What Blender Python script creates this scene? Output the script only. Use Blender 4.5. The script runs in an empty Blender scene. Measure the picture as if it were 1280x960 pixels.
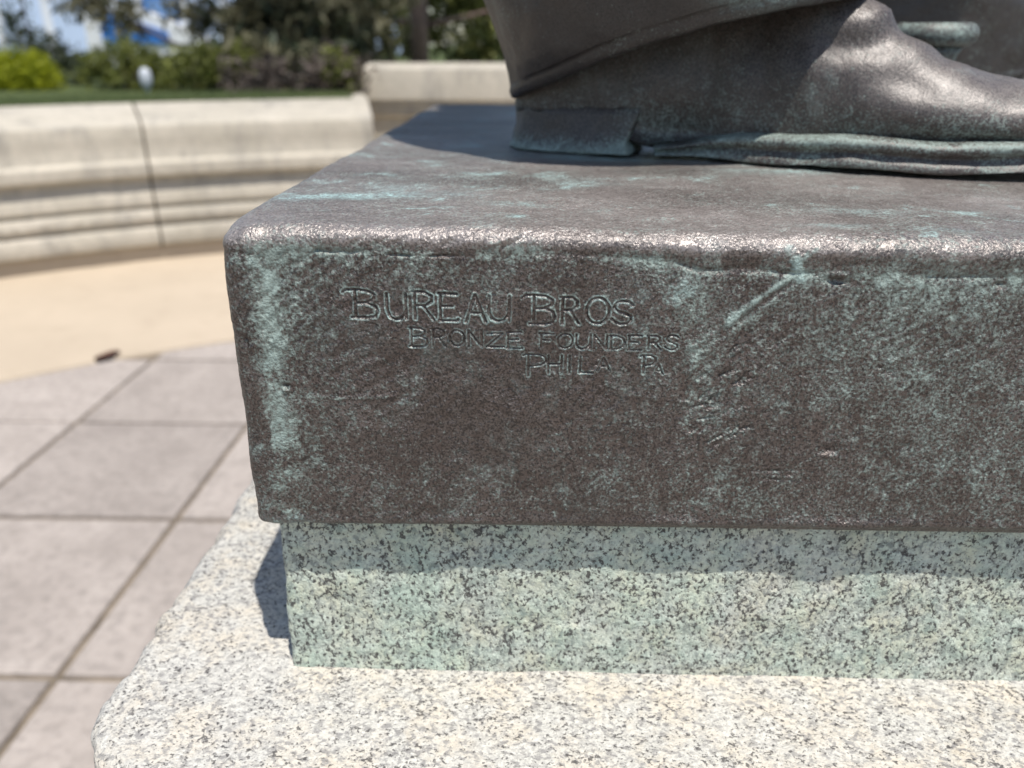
import bpy, bmesh, math, random
import numpy as np
from mathutils import Vector, Matrix
random.seed(7); rng = np.random.default_rng(11)
SC = bpy.context.scene
COL = SC.collection
R = math.radians

# ------------------------------------------------------------------ camera
CAM_H = 1.23
cd = bpy.data.cameras.new('camera'); cam = bpy.data.objects.new('camera', cd); COL.objects.link(cam)
cd.sensor_fit = 'HORIZONTAL'; cd.sensor_width = 36.0; cd.lens = 36.0 * 1000.0 / 1280.0
cd.clip_start = 0.02; cd.clip_end = 2000
cam.location = (0, 0, CAM_H); cam.rotation_euler = (R(90 - 23.0), 0, R(1.6))
cd.dof.use_dof = True; cd.dof.focus_distance = 0.352; cd.dof.aperture_fstop = 7.0
SC.camera = cam

# ------------------------------------------------------------------ sky, sun, exposure
SUN_TRAVEL = Vector((-0.185, 0.345, -1.0)).normalized()
elev = math.asin(-SUN_TRAVEL.z); azim = math.atan2(-SUN_TRAVEL.x, -SUN_TRAVEL.y)
W = bpy.data.worlds.new('World'); SC.world = W; W.use_nodes = True
wn = W.node_tree.nodes; wl = W.node_tree.links
sky = wn.new('ShaderNodeTexSky'); sky.sky_type = 'NISHITA'; sky.sun_disc = False
sky.sun_elevation = elev; sky.sun_rotation = azim
sky.air_density = 1.0; sky.dust_density = 1.0; sky.ozone_density = 1.0
bg = wn['Background']; bg.inputs['Strength'].default_value = 0.105
wl.new(sky.outputs['Color'], bg.inputs['Color'])
sd = bpy.data.lights.new('sun', 'SUN'); so = bpy.data.objects.new('sun', sd); COL.objects.link(so)
sd.energy = 4.2; sd.angle = R(0.55); sd.color = (1.0, 0.955, 0.89)
so.rotation_euler = SUN_TRAVEL.to_track_quat('-Z', 'Y').to_euler(); so.location = (2, -2, 6)
SC.view_settings.view_transform = 'Standard'; SC.view_settings.look = 'None'
SC.view_settings.gamma = 1.0; SC.view_settings.use_curve_mapping = False
SC.view_settings.exposure = 0.40

# ------------------------------------------------------------------ object helpers
def tag(o, label=None, cat=None, group=None, kind=None):
    if label: o['label'] = label
    if cat: o['category'] = cat
    if group: o['group'] = group
    if kind: o['kind'] = kind
    return o
def link(name, me, mat=None, parent=None):
    o = bpy.data.objects.new(name, me); COL.objects.link(o)
    if mat is not None and len(me.materials) == 0: me.materials.append(mat)
    if parent is not None: o.parent = parent
    return o
def empty(name, loc=(0, 0, 0)):
    o = bpy.data.objects.new(name, None); COL.objects.link(o); o.location = loc
    o.empty_display_size = 0.05
    return o
def np_mesh(name, V, F, attrs=None, smooth=True):
    """V (n,3), F (m,4) or (m,3) numpy"""
    me = bpy.data.meshes.new(name)
    F = np.asarray(F, dtype=np.int32); k = F.shape[1]
    me.vertices.add(len(V)); me.vertices.foreach_set('co', np.asarray(V, np.float32).ravel())
    me.loops.add(F.size); me.loops.foreach_set('vertex_index', F.ravel())
    me.polygons.add(len(F))
    me.polygons.foreach_set('loop_start', np.arange(0, F.size, k, dtype=np.int32))
    me.polygons.foreach_set('loop_total', np.full(len(F), k, np.int32))
    me.polygons.foreach_set('use_smooth', np.full(len(F), smooth, bool))
    me.update(calc_edges=True)
    for n, a in (attrs or {}).items():
        at = me.attributes.new(n, 'FLOAT', 'POINT'); at.data.foreach_set('value', np.asarray(a, np.float32).ravel())
    return me
def py_mesh(name, V, F, smooth=False):
    me = bpy.data.meshes.new(name); me.from_pydata([tuple(v) for v in V], [], F); me.update()
    bm = bmesh.new(); bm.from_mesh(me); bmesh.ops.recalc_face_normals(bm, faces=bm.faces); bm.to_mesh(me); bm.free()
    if smooth: me.polygons.foreach_set('use_smooth', [True] * len(me.polygons))
    return me
def box_mesh(name, x0, x1, y0, y1, z0, z1, bevel=0.0):
    bm = bmesh.new(); bmesh.ops.create_cube(bm, size=1.0)
    for v in bm.verts:
        v.co = ((x0 + x1) / 2 + v.co.x * (x1 - x0), (y0 + y1) / 2 + v.co.y * (y1 - y0), (z0 + z1) / 2 + v.co.z * (z1 - z0))
    if bevel: bmesh.ops.bevel(bm, geom=list(bm.edges), offset=bevel, segments=2, affect='EDGES')
    me = bpy.data.meshes.new(name); bm.to_mesh(me); bm.free(); return me

# ------------------------------------------------------------------ numpy noise
def _hash(i, j, k, s):
    h = (i.astype(np.int64) * 374761393 + j.astype(np.int64) * 668265263 + k.astype(np.int64) * 2147483647 + s * 1274126177) & 0xFFFFFFFF
    h = ((h ^ (h >> 13)) * 1274126177) & 0xFFFFFFFF
    h = ((h ^ (h >> 16)) * 2246822519) & 0xFFFFFFFF
    return ((h ^ (h >> 15)) & 0xFFFFFF) / float(0xFFFFFF) * 2 - 1
def vnoise(p, seed=0):
    f = np.floor(p); t = p - f; t = t * t * t * (t * (t * 6 - 15) + 10)
    i, j, k = f[..., 0].astype(np.int64), f[..., 1].astype(np.int64), f[..., 2].astype(np.int64)
    r = 0
    for a in (0, 1):
        for b in (0, 1):
            for c in (0, 1):
                w = (t[..., 0] if a else 1 - t[..., 0]) * (t[..., 1] if b else 1 - t[..., 1]) * (t[..., 2] if c else 1 - t[..., 2])
                r = r + w * _hash(i + a, j + b, k + c, seed)
    return r
def fbm(p, scale, octs=3, seed=0, gain=0.5):
    r = 0; a = 1.0; n = 0
    q = p * scale + seed * 7.31
    for o in range(octs):
        r = r + a * vnoise(q, seed + o); n += a; a *= gain; q = q * 2.03 + 3.7
    return r / n
def wfbm(p, scale, octs=3, seed=0, gain=0.55, warp=0.9):
    w = np.stack([fbm(p, scale * 0.9, 2, seed + 301 + 17 * k) for k in range(3)], -1) * (warp / scale)
    a = np.array([[0.80, 0.36, 0.48], [-0.60, 0.48, 0.64], [0.0, -0.80, 0.60]])
    return fbm((p + w) @ a, scale, octs, seed, gain)
def sstep(a, b, x):
    t = np.clip((x - a) / (b - a), 0, 1); return t * t * (3 - 2 * t)
def seg_dist(X, Z, ax, az, bx, bz):
    dx, dz = bx - ax, bz - az; L = dx * dx + dz * dz + 1e-12
    t = np.clip(((X - ax) * dx + (Z - az) * dz) / L, 0, 1)
    return np.hypot(X - ax - t * dx, Z - az - t * dz), t

# ------------------------------------------------------------------ materials
class N:
    """small node-building helper"""
    def __init__(s, name):
        s.m = bpy.data.materials.new(name); s.m.use_nodes = True
        s.t = s.m.node_tree; s.b = s.t.nodes['Principled BSDF']
    def new(s, typ, **kw):
        n = s.t.nodes.new(typ)
        for k, v in kw.items(): setattr(n, k, v)
        return n
    def put(s, sock, v):
        if hasattr(v, 'bl_idname') and hasattr(v, 'links') or isinstance(v, bpy.types.NodeSocket): s.t.links.new(v, sock)
        elif isinstance(v, tuple): sock.default_value = (*v, 1.0) if len(v) == 3 and sock.type == 'RGBA' else v
        else: sock.default_value = v
    def coord(s, scale=(1, 1, 1), rot=(0, 0, 0)):
        c = s.new('ShaderNodeTexCoord'); mp = s.new('ShaderNodeMapping')
        mp.inputs['Scale'].default_value = scale; mp.inputs['Rotation'].default_value = rot
        s.t.links.new(c.outputs['Object'], mp.inputs['Vector']); return mp.outputs[0]
    def noise(s, vec, scale, detail=3, rough=0.55, dist=0.0):
        n = s.new('ShaderNodeTexNoise'); s.put(n.inputs['Vector'], vec)
        n.inputs['Scale'].default_value = scale; n.inputs['Detail'].default_value = detail
        n.inputs['Roughness'].default_value = rough; n.inputs['Distortion'].default_value = dist
        return n.outputs['Fac']
    def vor(s, vec, scale, feature='F1', out='Distance', rnd=1.0):
        n = s.new('ShaderNodeTexVoronoi', feature=feature); s.put(n.inputs['Vector'], vec)
        n.inputs['Scale'].default_value = scale; n.inputs['Randomness'].default_value = rnd
        return n.outputs[out]
    def ramp(s, fac, stops):
        n = s.new('ShaderNodeValToRGB'); s.put(n.inputs['Fac'], fac); e = n.color_ramp.elements
        while len(e) < len(stops): e.new(0.5)
        for q, (pos, c) in zip(e, stops):
            q.position = pos; q.color = (c, c, c, 1) if isinstance(c, (int, float)) else (*c, 1)
        return n.outputs['Color']
    def mix(s, fac, a, b, mode='MIX'):
        n = s.new('ShaderNodeMix', data_type='RGBA', blend_type=mode)
        s.put(n.inputs[0], fac); s.put(n.inputs[6], a); s.put(n.inputs[7], b); return n.outputs[2]
    def math(s, op, a, b=0.0, clamp=False):
        n = s.new('ShaderNodeMath', operation=op, use_clamp=clamp); s.put(n.inputs[0], a); s.put(n.inputs[1], b); return n.outputs[0]
    def bump(s, h, strength, dist, normal=None):
        n = s.new('ShaderNodeBump'); s.put(n.inputs['Height'], h)
        n.inputs['Strength'].default_value = strength; n.inputs['Distance'].default_value = dist
        if normal is not None: s.put(n.inputs['Normal'], normal)
        return n.outputs[0]
    def attr(s, name):
        n = s.new('ShaderNodeAttribute'); n.attribute_name = name; return n.outputs['Fac']
    def rand(s):
        return s.new('ShaderNodeObjectInfo').outputs['Random']
    def out(s, col=None, rough=None, normal=None, spec=None, metal=None):
        for k, v in (('Base Color', col), ('Roughness', rough), ('Normal', normal), ('Specular IOR Level', spec), ('Metallic', metal)):
            if v is not None: s.put(s.b.inputs[k], v)
        return s.m

def make_bronze(name, grain=1.0, rough0=0.42, tone=1.0, metal=0.30):
    n = N(name); v = n.coord()
    pat = n.attr('pat'); brt = n.attr('bright'); painted_sheen = n.attr('painted_sheen')
    T = lambda c: tuple(q * tone for q in c)
    big = n.noise(v, 26, 5, 0.65, 0.8); fine = n.noise(v, 700, 3, 0.6, 0.0); peb = n.vor(v, 760, 'F1'); mid = n.noise(v, 170, 5, 0.72, 0.9)
    speck = n.noise(v, 900, 3, 0.7); flow = n.noise(n.coord((1, 1, 0.5), (0, 0.6, 0)), 75, 5, 0.7, 1.2)
    brown = n.mix(n.ramp(big, [(0.32, 0.0), (0.68, 1.0)]), T((0.060, 0.044, 0.037)), T((0.112, 0.087, 0.076)))
    brown = n.mix(n.ramp(mid, [(0.42, 0.0), (0.70, 0.7)]), brown, T((0.128, 0.114, 0.104)))
    brown = n.mix(n.math('MULTIPLY', painted_sheen, n.ramp(flow, [(0.28, 0.5), (0.66, 1.0)])), brown, (0.405, 0.362, 0.338))  # pale tint standing in for sky sheen and highlights on the bronze
    brown = n.mix(n.math('MULTIPLY', n.ramp(speck, [(0.42, 0.9), (0.53, 0.0)]), n.math('SUBTRACT', 1.0, n.math('MULTIPLY', painted_sheen, 0.6))), brown, (0.017, 0.013, 0.011))
    green = n.mix(n.ramp(mid, [(0.34, 0.0), (0.66, 1.0)]), (0.135, 0.172, 0.152), (0.290, 0.365, 0.330))
    g = n.math('ADD', n.math('MULTIPLY', pat, 0.9), n.math('MULTIPLY', n.math('SUBTRACT', fine, 0.5), 2.6))
    g = n.math('ADD', g, n.math('MULTIPLY', n.math('SUBTRACT', mid, 0.5), 1.0))
    g = n.math('ADD', g, n.math('MULTIPLY', n.math('SUBTRACT', flow, 0.5), 0.5))
    gm = n.ramp(g, [(0.16, 0.0), (0.98, 0.95)])
    col = n.mix(gm, brown, green)
    bm_ = n.math('MULTIPLY', brt, n.ramp(n.math('ADD', n.math('MULTIPLY', mid, 0.6), n.math('MULTIPLY', fine, 0.4)), [(0.40, 0.15), (0.56, 1.0)]))
    col = n.mix(bm_, col, (0.40, 0.56, 0.54))
    h = n.math('ADD', n.math('MULTIPLY', fine, 0.8), n.math('MULTIPLY', peb, 0.55))
    h = n.math('MULTIPLY', h, n.ramp(n.math('ADD', n.math('MULTIPLY', flow, 0.6), n.math('MULTIPLY', big, 0.4)), [(0.40, 0.18), (0.60, 1.0)]))
    b1 = n.bump(mid, 0.50 * grain, 0.0022)
    b2 = n.bump(h, 1.0 * grain, 0.0019, b1)
    rough = n.math('ADD', n.math('MULTIPLY', gm, 0.28), n.math('ADD', n.math('MULTIPLY', mid, 0.30), n.math('SUBTRACT', rough0 - 0.20, n.math('MULTIPLY', painted_sheen, 0.04))))
    return n.out(col, rough, b2, 0.8, n.math('MULTIPLY', n.math('SUBTRACT', 1.0, gm), metal))

def make_granite(name, stain=0.0, bright=1.0, grain=1.0, size=1.0):
    n = N(name); k_ = 1.0 / size; v = n.coord((k_, k_, k_)); va = n.coord((1.0 * k_, 1.3 * k_, 0.8 * k_), (0.3, 0.5, 0.7))
    clump = n.noise(v, 120, 3, 0.6, 0.4); f1 = n.noise(va, 520, 4, 0.66, 0.25); f2 = n.noise(v, 640, 4, 0.68, 0.3); f3 = n.noise(va, 330, 4, 0.66, 0.3)
    warm = n.noise(v, 55, 4, 0.65, 0.3); big = n.noise(v, 13, 3)
    B = lambda c: tuple(q * bright for q in c)
    base = n.mix(n.ramp(f2, [(0.30, 0.0), (0.62, 1.0)]), B((0.36, 0.35, 0.33)), B((0.63, 0.615, 0.56)))
    base = n.mix(n.ramp(warm, [(0.44, 0.0), (0.66, 0.65)]), base, B((0.62, 0.54, 0.42)))
    base = n.mix(n.ramp(f3, [(0.40, 0.85), (0.50, 0.0)]), base, B((0.22, 0.212, 0.208)))
    base = n.mix(n.ramp(big, [(0.35, 0.0), (0.7, 0.25)]), base, B((0.70, 0.67, 0.60)))
    dk = n.math('ADD', n.math('MULTIPLY', f1, 1.0), n.math('MULTIPLY', n.math('SUBTRACT', clump, 0.5), 0.30))
    lo, hi = (0.385, 0.435) if not stain else (0.415, 0.462)
    m = n.ramp(dk, [(lo, 1.0), (hi, 0.0)])
    dark = n.mix(n.ramp(f2, [(0.3, 0.0), (0.7, 1.0)]), (0.022, 0.022, 0.024), (0.10, 0.09, 0.085))
    if stain:
        sv = n.coord((1, 1, 0.3)); st = n.noise(sv, 20, 4, 0.6, 0.4); st2 = n.noise(v, 70, 4, 0.65)
        k = n.ramp(n.math('ADD', n.math('MULTIPLY', st, 0.75), n.math('MULTIPLY', st2, 0.3)), [(0.34, 0.35), (0.66, 1.0)])
        base = n.mix(n.math('MULTIPLY', k, stain), base, (0.74, 0.97, 0.86), 'MULTIPLY')
        base = n.mix(n.math('MULTIPLY', n.ramp(st2, [(0.50, 0.0), (0.72, 0.6)]), stain), base, (0.32, 0.42, 0.365))
    col = n.mix(n.math('MULTIPLY', m, 0.92 if stain else 0.85), base, dark)
    hb = n.math('ADD', n.math('MULTIPLY', f1, 0.8), n.math('MULTIPLY', f2, 0.6))
    b = n.bump(n.noise(v, 70, 4, 0.65), 0.55 * grain, 0.005); b = n.bump(hb, 0.7 * grain, 0.0018, b)
    return n.out(col, 0.72, b, 0.35)

def make_stone(name, c0, c1, stainc, scale=1.0, rough=0.85, grit=1.0):
    n = N(name); v = n.coord(); rnd = n.rand()
    a = n.noise(v, 2.2 * scale, 5, 0.6, 0.2); b = n.noise(v, 28 * scale, 4, 0.65); c = n.noise(v, 260, 2)
    vs = n.coord((1, 1, 0.25)); drip = n.noise(vs, 7 * scale, 4, 0.65, 0.3)
    col = n.mix(n.ramp(a, [(0.3, 0.0), (0.7, 1.0)]), c0, c1)
    col = n.mix(n.ramp(drip, [(0.52, 0.0), (0.70, 0.7)]), col, stainc)
    col = n.mix(n.ramp(b, [(0.3, 0.35 * grit), (0.55, 0.0)]), col, tuple(x * 0.62 for x in c0))
    hsv = n.new('ShaderNodeHueSaturation'); n.put(hsv.inputs['Color'], col)
    n.put(hsv.inputs['Value'], n.math('ADD', n.math('MULTIPLY', rnd, 0.16), 0.92))
    return n.out(hsv.outputs[0], rough, n.bump(n.math('ADD', b, n.math('MULTIPLY', c, 0.4)), 0.4, 0.006), 0.3)

def make_leaf(name, c0, c1, trans=0.35):
    n = N(name); v = n.coord(); a = n.attr('tone')
    col = n.mix(a, c0, c1)
    n.out(col, 0.55, None, 0.35)
    tr = n.new('ShaderNodeBsdfTranslucent'); n.put(tr.inputs['Color'], n.mix(0.5, col, (0.30, 0.36, 0.05), 'MULTIPLY'))
    n.put(tr.inputs['Color'], col)
    mx = n.new('ShaderNodeMixShader'); mx.inputs[0].default_value = trans
    n.t.links.new(n.b.outputs[0], mx.inputs[1]); n.t.links.new(tr.outputs[0], mx.inputs[2])
    n.t.links.new(mx.outputs[0], n.t.nodes['Material Output'].inputs['Surface'])
    return n.m
def make_plain(name, col, rough=0.6, spec=0.4, var=0.25, scale=8.0, metal=0.0):
    n = N(name); v = n.coord(); a = n.noise(v, scale, 4, 0.6)
    c = n.mix(n.ramp(a, [(0.3, 0.0), (0.7, 1.0)]), tuple(x * (1 - var) for x in col), tuple(min(1, x * (1 + var * 0.6)) for x in col))
    return n.out(c, rough, n.bump(a, 0.15, 0.01), spec, metal)

M_BRONZE = make_bronze('bronze_cast', 0.52, 0.42, 1.02, 0.32)
M_BRONZE_S = make_bronze('bronze_statuary', 0.16, 0.54, 0.75, 0.15)
M_BRONZE_SHADED = make_bronze('bronze_shaded', 0.20, 0.54, 0.42, 0.15)  # darker copy of the statuary bronze, shade on the trousers put into colour
M_GRAN_BLOCK = make_granite('granite_stained', stain=0.72, bright=1.10, grain=0.8)
M_GRAN_SLAB = make_granite('granite_light', stain=0.0, bright=0.96, size=1.25)
M_WALL = make_stone('limestone_weathered', (0.40, 0.365, 0.30), (0.50, 0.455, 0.38), (0.24, 0.225, 0.20))
M_TAN = make_stone('tan_concrete', (0.405, 0.335, 0.252), (0.455, 0.378, 0.285), (0.385, 0.315, 0.235), 0.8, 0.85, 0.15)
M_JOINT = make_plain('joint_mortar', (0.085, 0.072, 0.055), 0.95, 0.1, 0.4, 30)
M_BED = make_plain('sand_bed', (0.20, 0.165, 0.125), 0.95, 0.1, 0.45, 12)

def make_paver():
    n = N('concrete_paver'); c = n.new('ShaderNodeTexCoord'); rnd = n.rand()
    add = n.new('ShaderNodeVectorMath', operation='ADD'); n.t.links.new(c.outputs['Object'], add.inputs[0])
    cmb = n.new('ShaderNodeCombineXYZ'); n.put(cmb.inputs[0], n.math('MULTIPLY', rnd, 37.0)); n.put(cmb.inputs[1], n.math('MULTIPLY', rnd, 11.0))
    n.t.links.new(cmb.outputs[0], add.inputs[1]); v = add.outputs[0]
    a = n.noise(v, 3.2, 5, 0.6, 0.3); b = n.noise(v, 36, 4, 0.65); f = n.noise(v, 240, 2, 0.6); sp = n.vor(v, 55, 'F1', 'Distance')
    col = n.mix(n.ramp(a, [(0.28, 0.0), (0.72, 1.0)]), (0.285, 0.248, 0.220), (0.400, 0.352, 0.315))
    col = n.mix(n.ramp(b, [(0.34, 0.7), (0.54, 0.0)]), col, (0.215, 0.190, 0.170))
    blot = n.noise(v, 8.5, 5, 0.7, 0.8); col = n.mix(n.ramp(blot, [(0.50, 0.0), (0.66, 0.55)]), col, (0.235, 0.205, 0.18))
    col = n.mix(n.ramp(f, [(0.60, 0.0), (0.72, 0.55)]), col, (0.50, 0.46, 0.42))
    col = n.mix(n.ramp(sp, [(0.06, 0.7), (0.11, 0.0)]), col, (0.56, 0.53, 0.50))
    hsv = n.new('ShaderNodeHueSaturation'); n.put(hsv.inputs['Color'], col)
    n.put(hsv.inputs['Value'], n.math('ADD', n.math('MULTIPLY', rnd, 0.30), 0.83))
    return n.out(hsv.outputs[0], 0.85, n.bump(n.math('ADD', b, n.math('MULTIPLY', f, 0.6)), 0.4, 0.004), 0.3)
M_PAVER = make_paver()

# ------------------------------------------------------------------ swept rounded box with displaced surface
def sweep_box(name, x0, x1, y0, y1, profile, xs, ys_side, xs_back, crad, disp, ncorner=8, closed_bottom=True):
    """profile: list of (inset, z) from near the top centre outward, down and under.
    xs: X samples of the front side (left to right, inside the corner arcs)."""
    pts, nor = [], []
    def arc(cx, cy, a0):
        for i in range(ncorner + 1):
            a = a0 + (math.pi / 2) * i / ncorner
            pts.append((cx + crad * math.cos(a), cy + crad * math.sin(a))); nor.append((math.cos(a), math.sin(a)))
    arc(x0 + crad, y0 + crad, math.pi)
    for x in xs: pts.append((x, y0)); nor.append((0, -1))
    arc(x1 - crad, y0 + crad, 1.5 * math.pi)
    for y in ys_side: pts.append((x1, y)); nor.append((1, 0))
    arc(x1 - crad, y1 - crad, 0)
    for x in xs_back: pts.append((x, y1)); nor.append((0, 1))
    arc(x0 + crad, y1 - crad, 0.5 * math.pi)
    for y in ys_side[::-1]: pts.append((x0, y)); nor.append((-1, 0))
    P = np.array(pts); Nn = np.array(nor); n = len(P)
    prof = np.array(profile); m = len(prof)
    cx, cy, hx, hy = (x0 + x1) / 2, (y0 + y1) / 2, (x1 - x0) / 2, (y1 - y0) / 2
    d = prof[:, 0][:, None]; z = prof[:, 1][:, None]
    X = cx + (P[None, :, 0] - cx) * (1 - d / hx); Y = cy + (P[None, :, 1] - cy) * (1 - d / hy)
    Z = np.broadcast_to(z, X.shape).copy()
    tg = np.gradient(prof, axis=0)                       # (d inset, d z)
    o2, u2 = -tg[:, 1], -tg[:, 0]                        # outward, upward normal parts of the profile
    L = np.hypot(o2, u2) + 1e-12; o2, u2 = (o2 / L)[:, None], (u2 / L)[:, None]
    NV = np.stack([Nn[None, :, 0] * o2, Nn[None, :, 1] * o2, np.broadcast_to(u2, X.shape)], -1)
    V = np.stack([X, Y, Z], -1)
    V, attrs = disp(V, NV)
    idx = np.arange(m * n).reshape(m, n)
    a = idx[:-1, :]; b = np.roll(idx, -1, 1)[:-1, :]; c = np.roll(idx, -1, 1)[1:, :]; e = idx[1:, :]
    F = np.stack([a, e, c, b], -1).reshape(-1, 4)
    me = np_mesh(name, V.reshape(-1, 3), F, {k: q.reshape(-1) for k, q in attrs.items()})
    bm = bmesh.new(); bm.from_mesh(me); bm.verts.ensure_lookup_table()
    bm.faces.new([bm.verts[i] for i in idx[0]])
    if closed_bottom: bm.faces.new([bm.verts[i] for i in idx[-1][::-1]])
    bm.to_mesh(me); bm.free()
    return me

# ------------------------------------------------------------------ the setting: plaza, walk, lawn
CX, CY = 0.2, 0.2          # centre of the round plaza
R_PAVE, R_WALL = 3.53, 5.27
def disc_ring(name, r0, r1, zf, mat, a0=0.0, a1=2 * math.pi, na=128, radii=None, cxy=(CX, CY), noise=0.0):
    radii = radii or [r0, r1]
    V, F = [], []
    full = abs(a1 - a0 - 2 * math.pi) < 1e-6
    nn = na if full else na + 1
    for r in radii:
        for i in range(nn):
            a = a0 + (a1 - a0) * i / na
            x, y = cxy[0] + r * math.cos(a), cxy[1] + r * math.sin(a)
            V.append((x, y, zf(r, a) + (random.uniform(-noise, noise) if noise else 0)))
    for k in range(len(radii) - 1):
        for i in range(na):
            j = (i + 1) % nn
            F.append((k * nn + i, k * nn + j, (k + 1) * nn + j, (k + 1) * nn + i))
    return V, F
V, F = disc_ring('bed', 0, 0, lambda r, a: -0.012, None, radii=[0.01, 1.5, R_PAVE + 0.05])
tag(link('plaza_bed', py_mesh('plaza_bed', V, F), M_BED), kind='structure')
# tan walk round the paving: a slab with a real inner edge
V, F = disc_ring('walk', 0, 0, lambda r, a: 0, None, radii=[R_PAVE + 0.004, R_PAVE + 0.012, 4.2, 4.8, 7.6], na=160)
nn = 160
for i in range(nn): V[i] = (V[i][0], V[i][1], -0.02)
walk = tag(link('concrete_walk', py_mesh('concrete_walk', V, F), M_TAN), kind='structure')

pave = tag(empty('pavement'), kind='structure')
def clip_circle(poly, c, r, n=180):
    for i in range(n):
        a = 2 * math.pi * (i + 0.5) / n; nx, ny = math.cos(a), math.sin(a)
        out = []
        for k in range(len(poly)):
            p, q = poly[k], poly[(k + 1) % len(poly)]
            dp = (p[0] - c[0]) * nx + (p[1] - c[1]) * ny - r; dq = (q[0] - c[0]) * nx + (q[1] - c[1]) * ny - r
            if dp <= 0: out.append(p)
            if dp * dq < 0:
                t = dp / (dp - dq); out.append((p[0] + t * (q[0] - p[0]), p[1] + t * (q[1] - p[1])))
        poly = out
        if len(poly) < 3: return []
    return poly
def paver_mesh(poly, ox, oy):
    cxm = sum(p[0] for p in poly) / len(poly); cym = sum(p[1] for p in poly) / len(poly)
    n = len(poly); V = []
    def ins(p, d):
        vx, vy = p[0] - cxm, p[1] - cym; L = math.hypot(vx, vy) or 1
        return (p[0] - vx / L * d - ox, p[1] - vy / L * d - oy)
    for d, z in ((0.0, -0.05), (0.0, -0.004), (0.0025, -0.0012), (0.006, 0.0)):
        V += [(*ins(p, d), z) for p in poly]
    F = [tuple(range(3 * n, 4 * n))]
    for k in range(3):
        for i in range(n):
            j = (i + 1) % n; F.append((k * n + i, k * n + j, (k + 1) * n + j, (k + 1) * n + i))
    return py_mesh('paver', V, F)
PS = 0.612; GX0, GY0 = -1.0, 1.288; G = 0.0090
full_me = None
for ix in range(-5, 9):
    for iy in range(-8, 6):
        xa, ya = GX0 + ix * PS, GY0 + iy * PS
        sq = [(xa + G, ya + G), (xa + PS - G, ya + G), (xa + PS - G, ya + PS - G), (xa + G, ya + PS - G)]
        p = clip_circle(sq, (CX, CY), R_PAVE - 0.018)
        if len(p) < 3: continue
        area = abs(sum(p[k][0] * p[(k + 1) % len(p)][1] - p[(k + 1) % len(p)][0] * p[k][1] for k in range(len(p)))) / 2
        if area < 0.004: continue
        if xa > -0.6 and xa + PS < 1.1 and ya > 0.02 and ya + PS < 1.35: continue   # under the pedestal
        ox, oy = xa + PS / 2, ya + PS / 2
        if len(p) == 4 and area > (PS - 2 * G) ** 2 * 0.999:
            if full_me is None: full_me = paver_mesh(p, ox, oy); full_me.materials.append(M_PAVER)
            me = full_me
        else: me = paver_mesh(p, ox, oy); me.materials.append(M_PAVER)
        o = link('paver', me, None, pave); o.location = (ox, oy, random.uniform(-0.0015, 0.0015))
        o.rotation_euler = (random.uniform(-0.002, 0.002), random.uniform(-0.002, 0.002), random.uniform(-0.002, 0.002))

# lawn: one sheet out to the horizon, standing higher behind the walls
OPEN_A0, OPEN_A1 = R(58), R(103.5)      # opening in the round wall behind the statue
def lawn_z(r, a):
    z = 0.868 + 0.012 * math.sin(a * 9) * min(1, max(0, (r - 5.9)))
    if r > 7.05 and OPEN_A0 - 0.02 < a < OPEN_A1 + 0.02: z += 0.185 * max(0.0, 1 - max(0, r - 8.2) / 6)
    return z - 0.004 * max(0, r - 14)*0.3
def lawn_mat():
    n = N('lawn_grass'); v = n.coord(); a = n.noise(v, 1.2, 4); b = n.noise(v, 45, 4, 0.7)
    c = n.mix(n.ramp(a, [(0.3, 0.0), (0.7, 1.0)]), (0.075, 0.105, 0.035), (0.125, 0.15, 0.06))
    c = n.mix(n.ramp(b, [(0.35, 0.6), (0.6, 0.0)]), c, (0.035, 0.05, 0.018))
    return n.out(c, 0.9, n.bump(b, 0.8, 0.03), 0.2)
M_LAWN = lawn_mat()
rad = [5.93, 6.2, 6.6, 7.0, 7.2, 7.4, 7.6, 7.8, 8.0, 8.2, 8.4, 9.5, 11, 14, 20, 30, 60, 120, 300, 800]
na = 240; V, F = [], []
for r in rad:
    for i in range(na):
        a = 2 * math.pi * i / na
        V.append((CX + r * math.cos(a), CY + r * math.sin(a), lawn_z(r, a)))
for k in range(len(rad) - 1):
    for i in range(na):
        am = 2 * math.pi * (i + 0.5) / na
        if OPEN_A0 < am < OPEN_A1 and CY + (rad[k] + rad[k + 1]) / 2 * math.sin(am) < 7.2: continue
        j = (i + 1) % na
        F.append((k * na + i, k * na + j, (k + 1) * na + j, (k + 1) * na + i))
lawn = tag(link('lawn_ground', py_mesh('lawn_ground', V, F, True), M_LAWN), kind='structure')
# grass blades along the front of the lawn
nb = 26000
ga = rng.uniform(R(104.6), R(150), nb); gr = 5.90 + 1.0 * rng.random(nb) ** 1.4
bx, by = CX + gr * np.cos(ga), CY + gr * np.sin(ga)
bz = np.full(nb, 0.866); hgt = rng.uniform(0.025, 0.06, nb); th = rng.uniform(0, 6.28, nb); wd = 0.003
lean = rng.uniform(-0.02, 0.02, (nb, 2))
Vb = np.stack([np.stack([bx - wd * np.cos(th), by - wd * np.sin(th), bz], -1), np.stack([bx + wd * np.cos(th), by + wd * np.sin(th), bz], -1), np.stack([bx + lean[:, 0], by + lean[:, 1], bz + hgt], -1)], 1).reshape(-1, 3)
M_BLADE = make_leaf('grass_blade', (0.10, 0.135, 0.05), (0.20, 0.24, 0.10), 0.3)
g = link('grass', np_mesh('grass', Vb, np.arange(nb * 3).reshape(-1, 3), {'tone': np.repeat(rng.random(nb), 3)}), M_BLADE)
tag(g, 'short green grass along the back of the curved stone wall', 'grass', kind='stuff')

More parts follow.
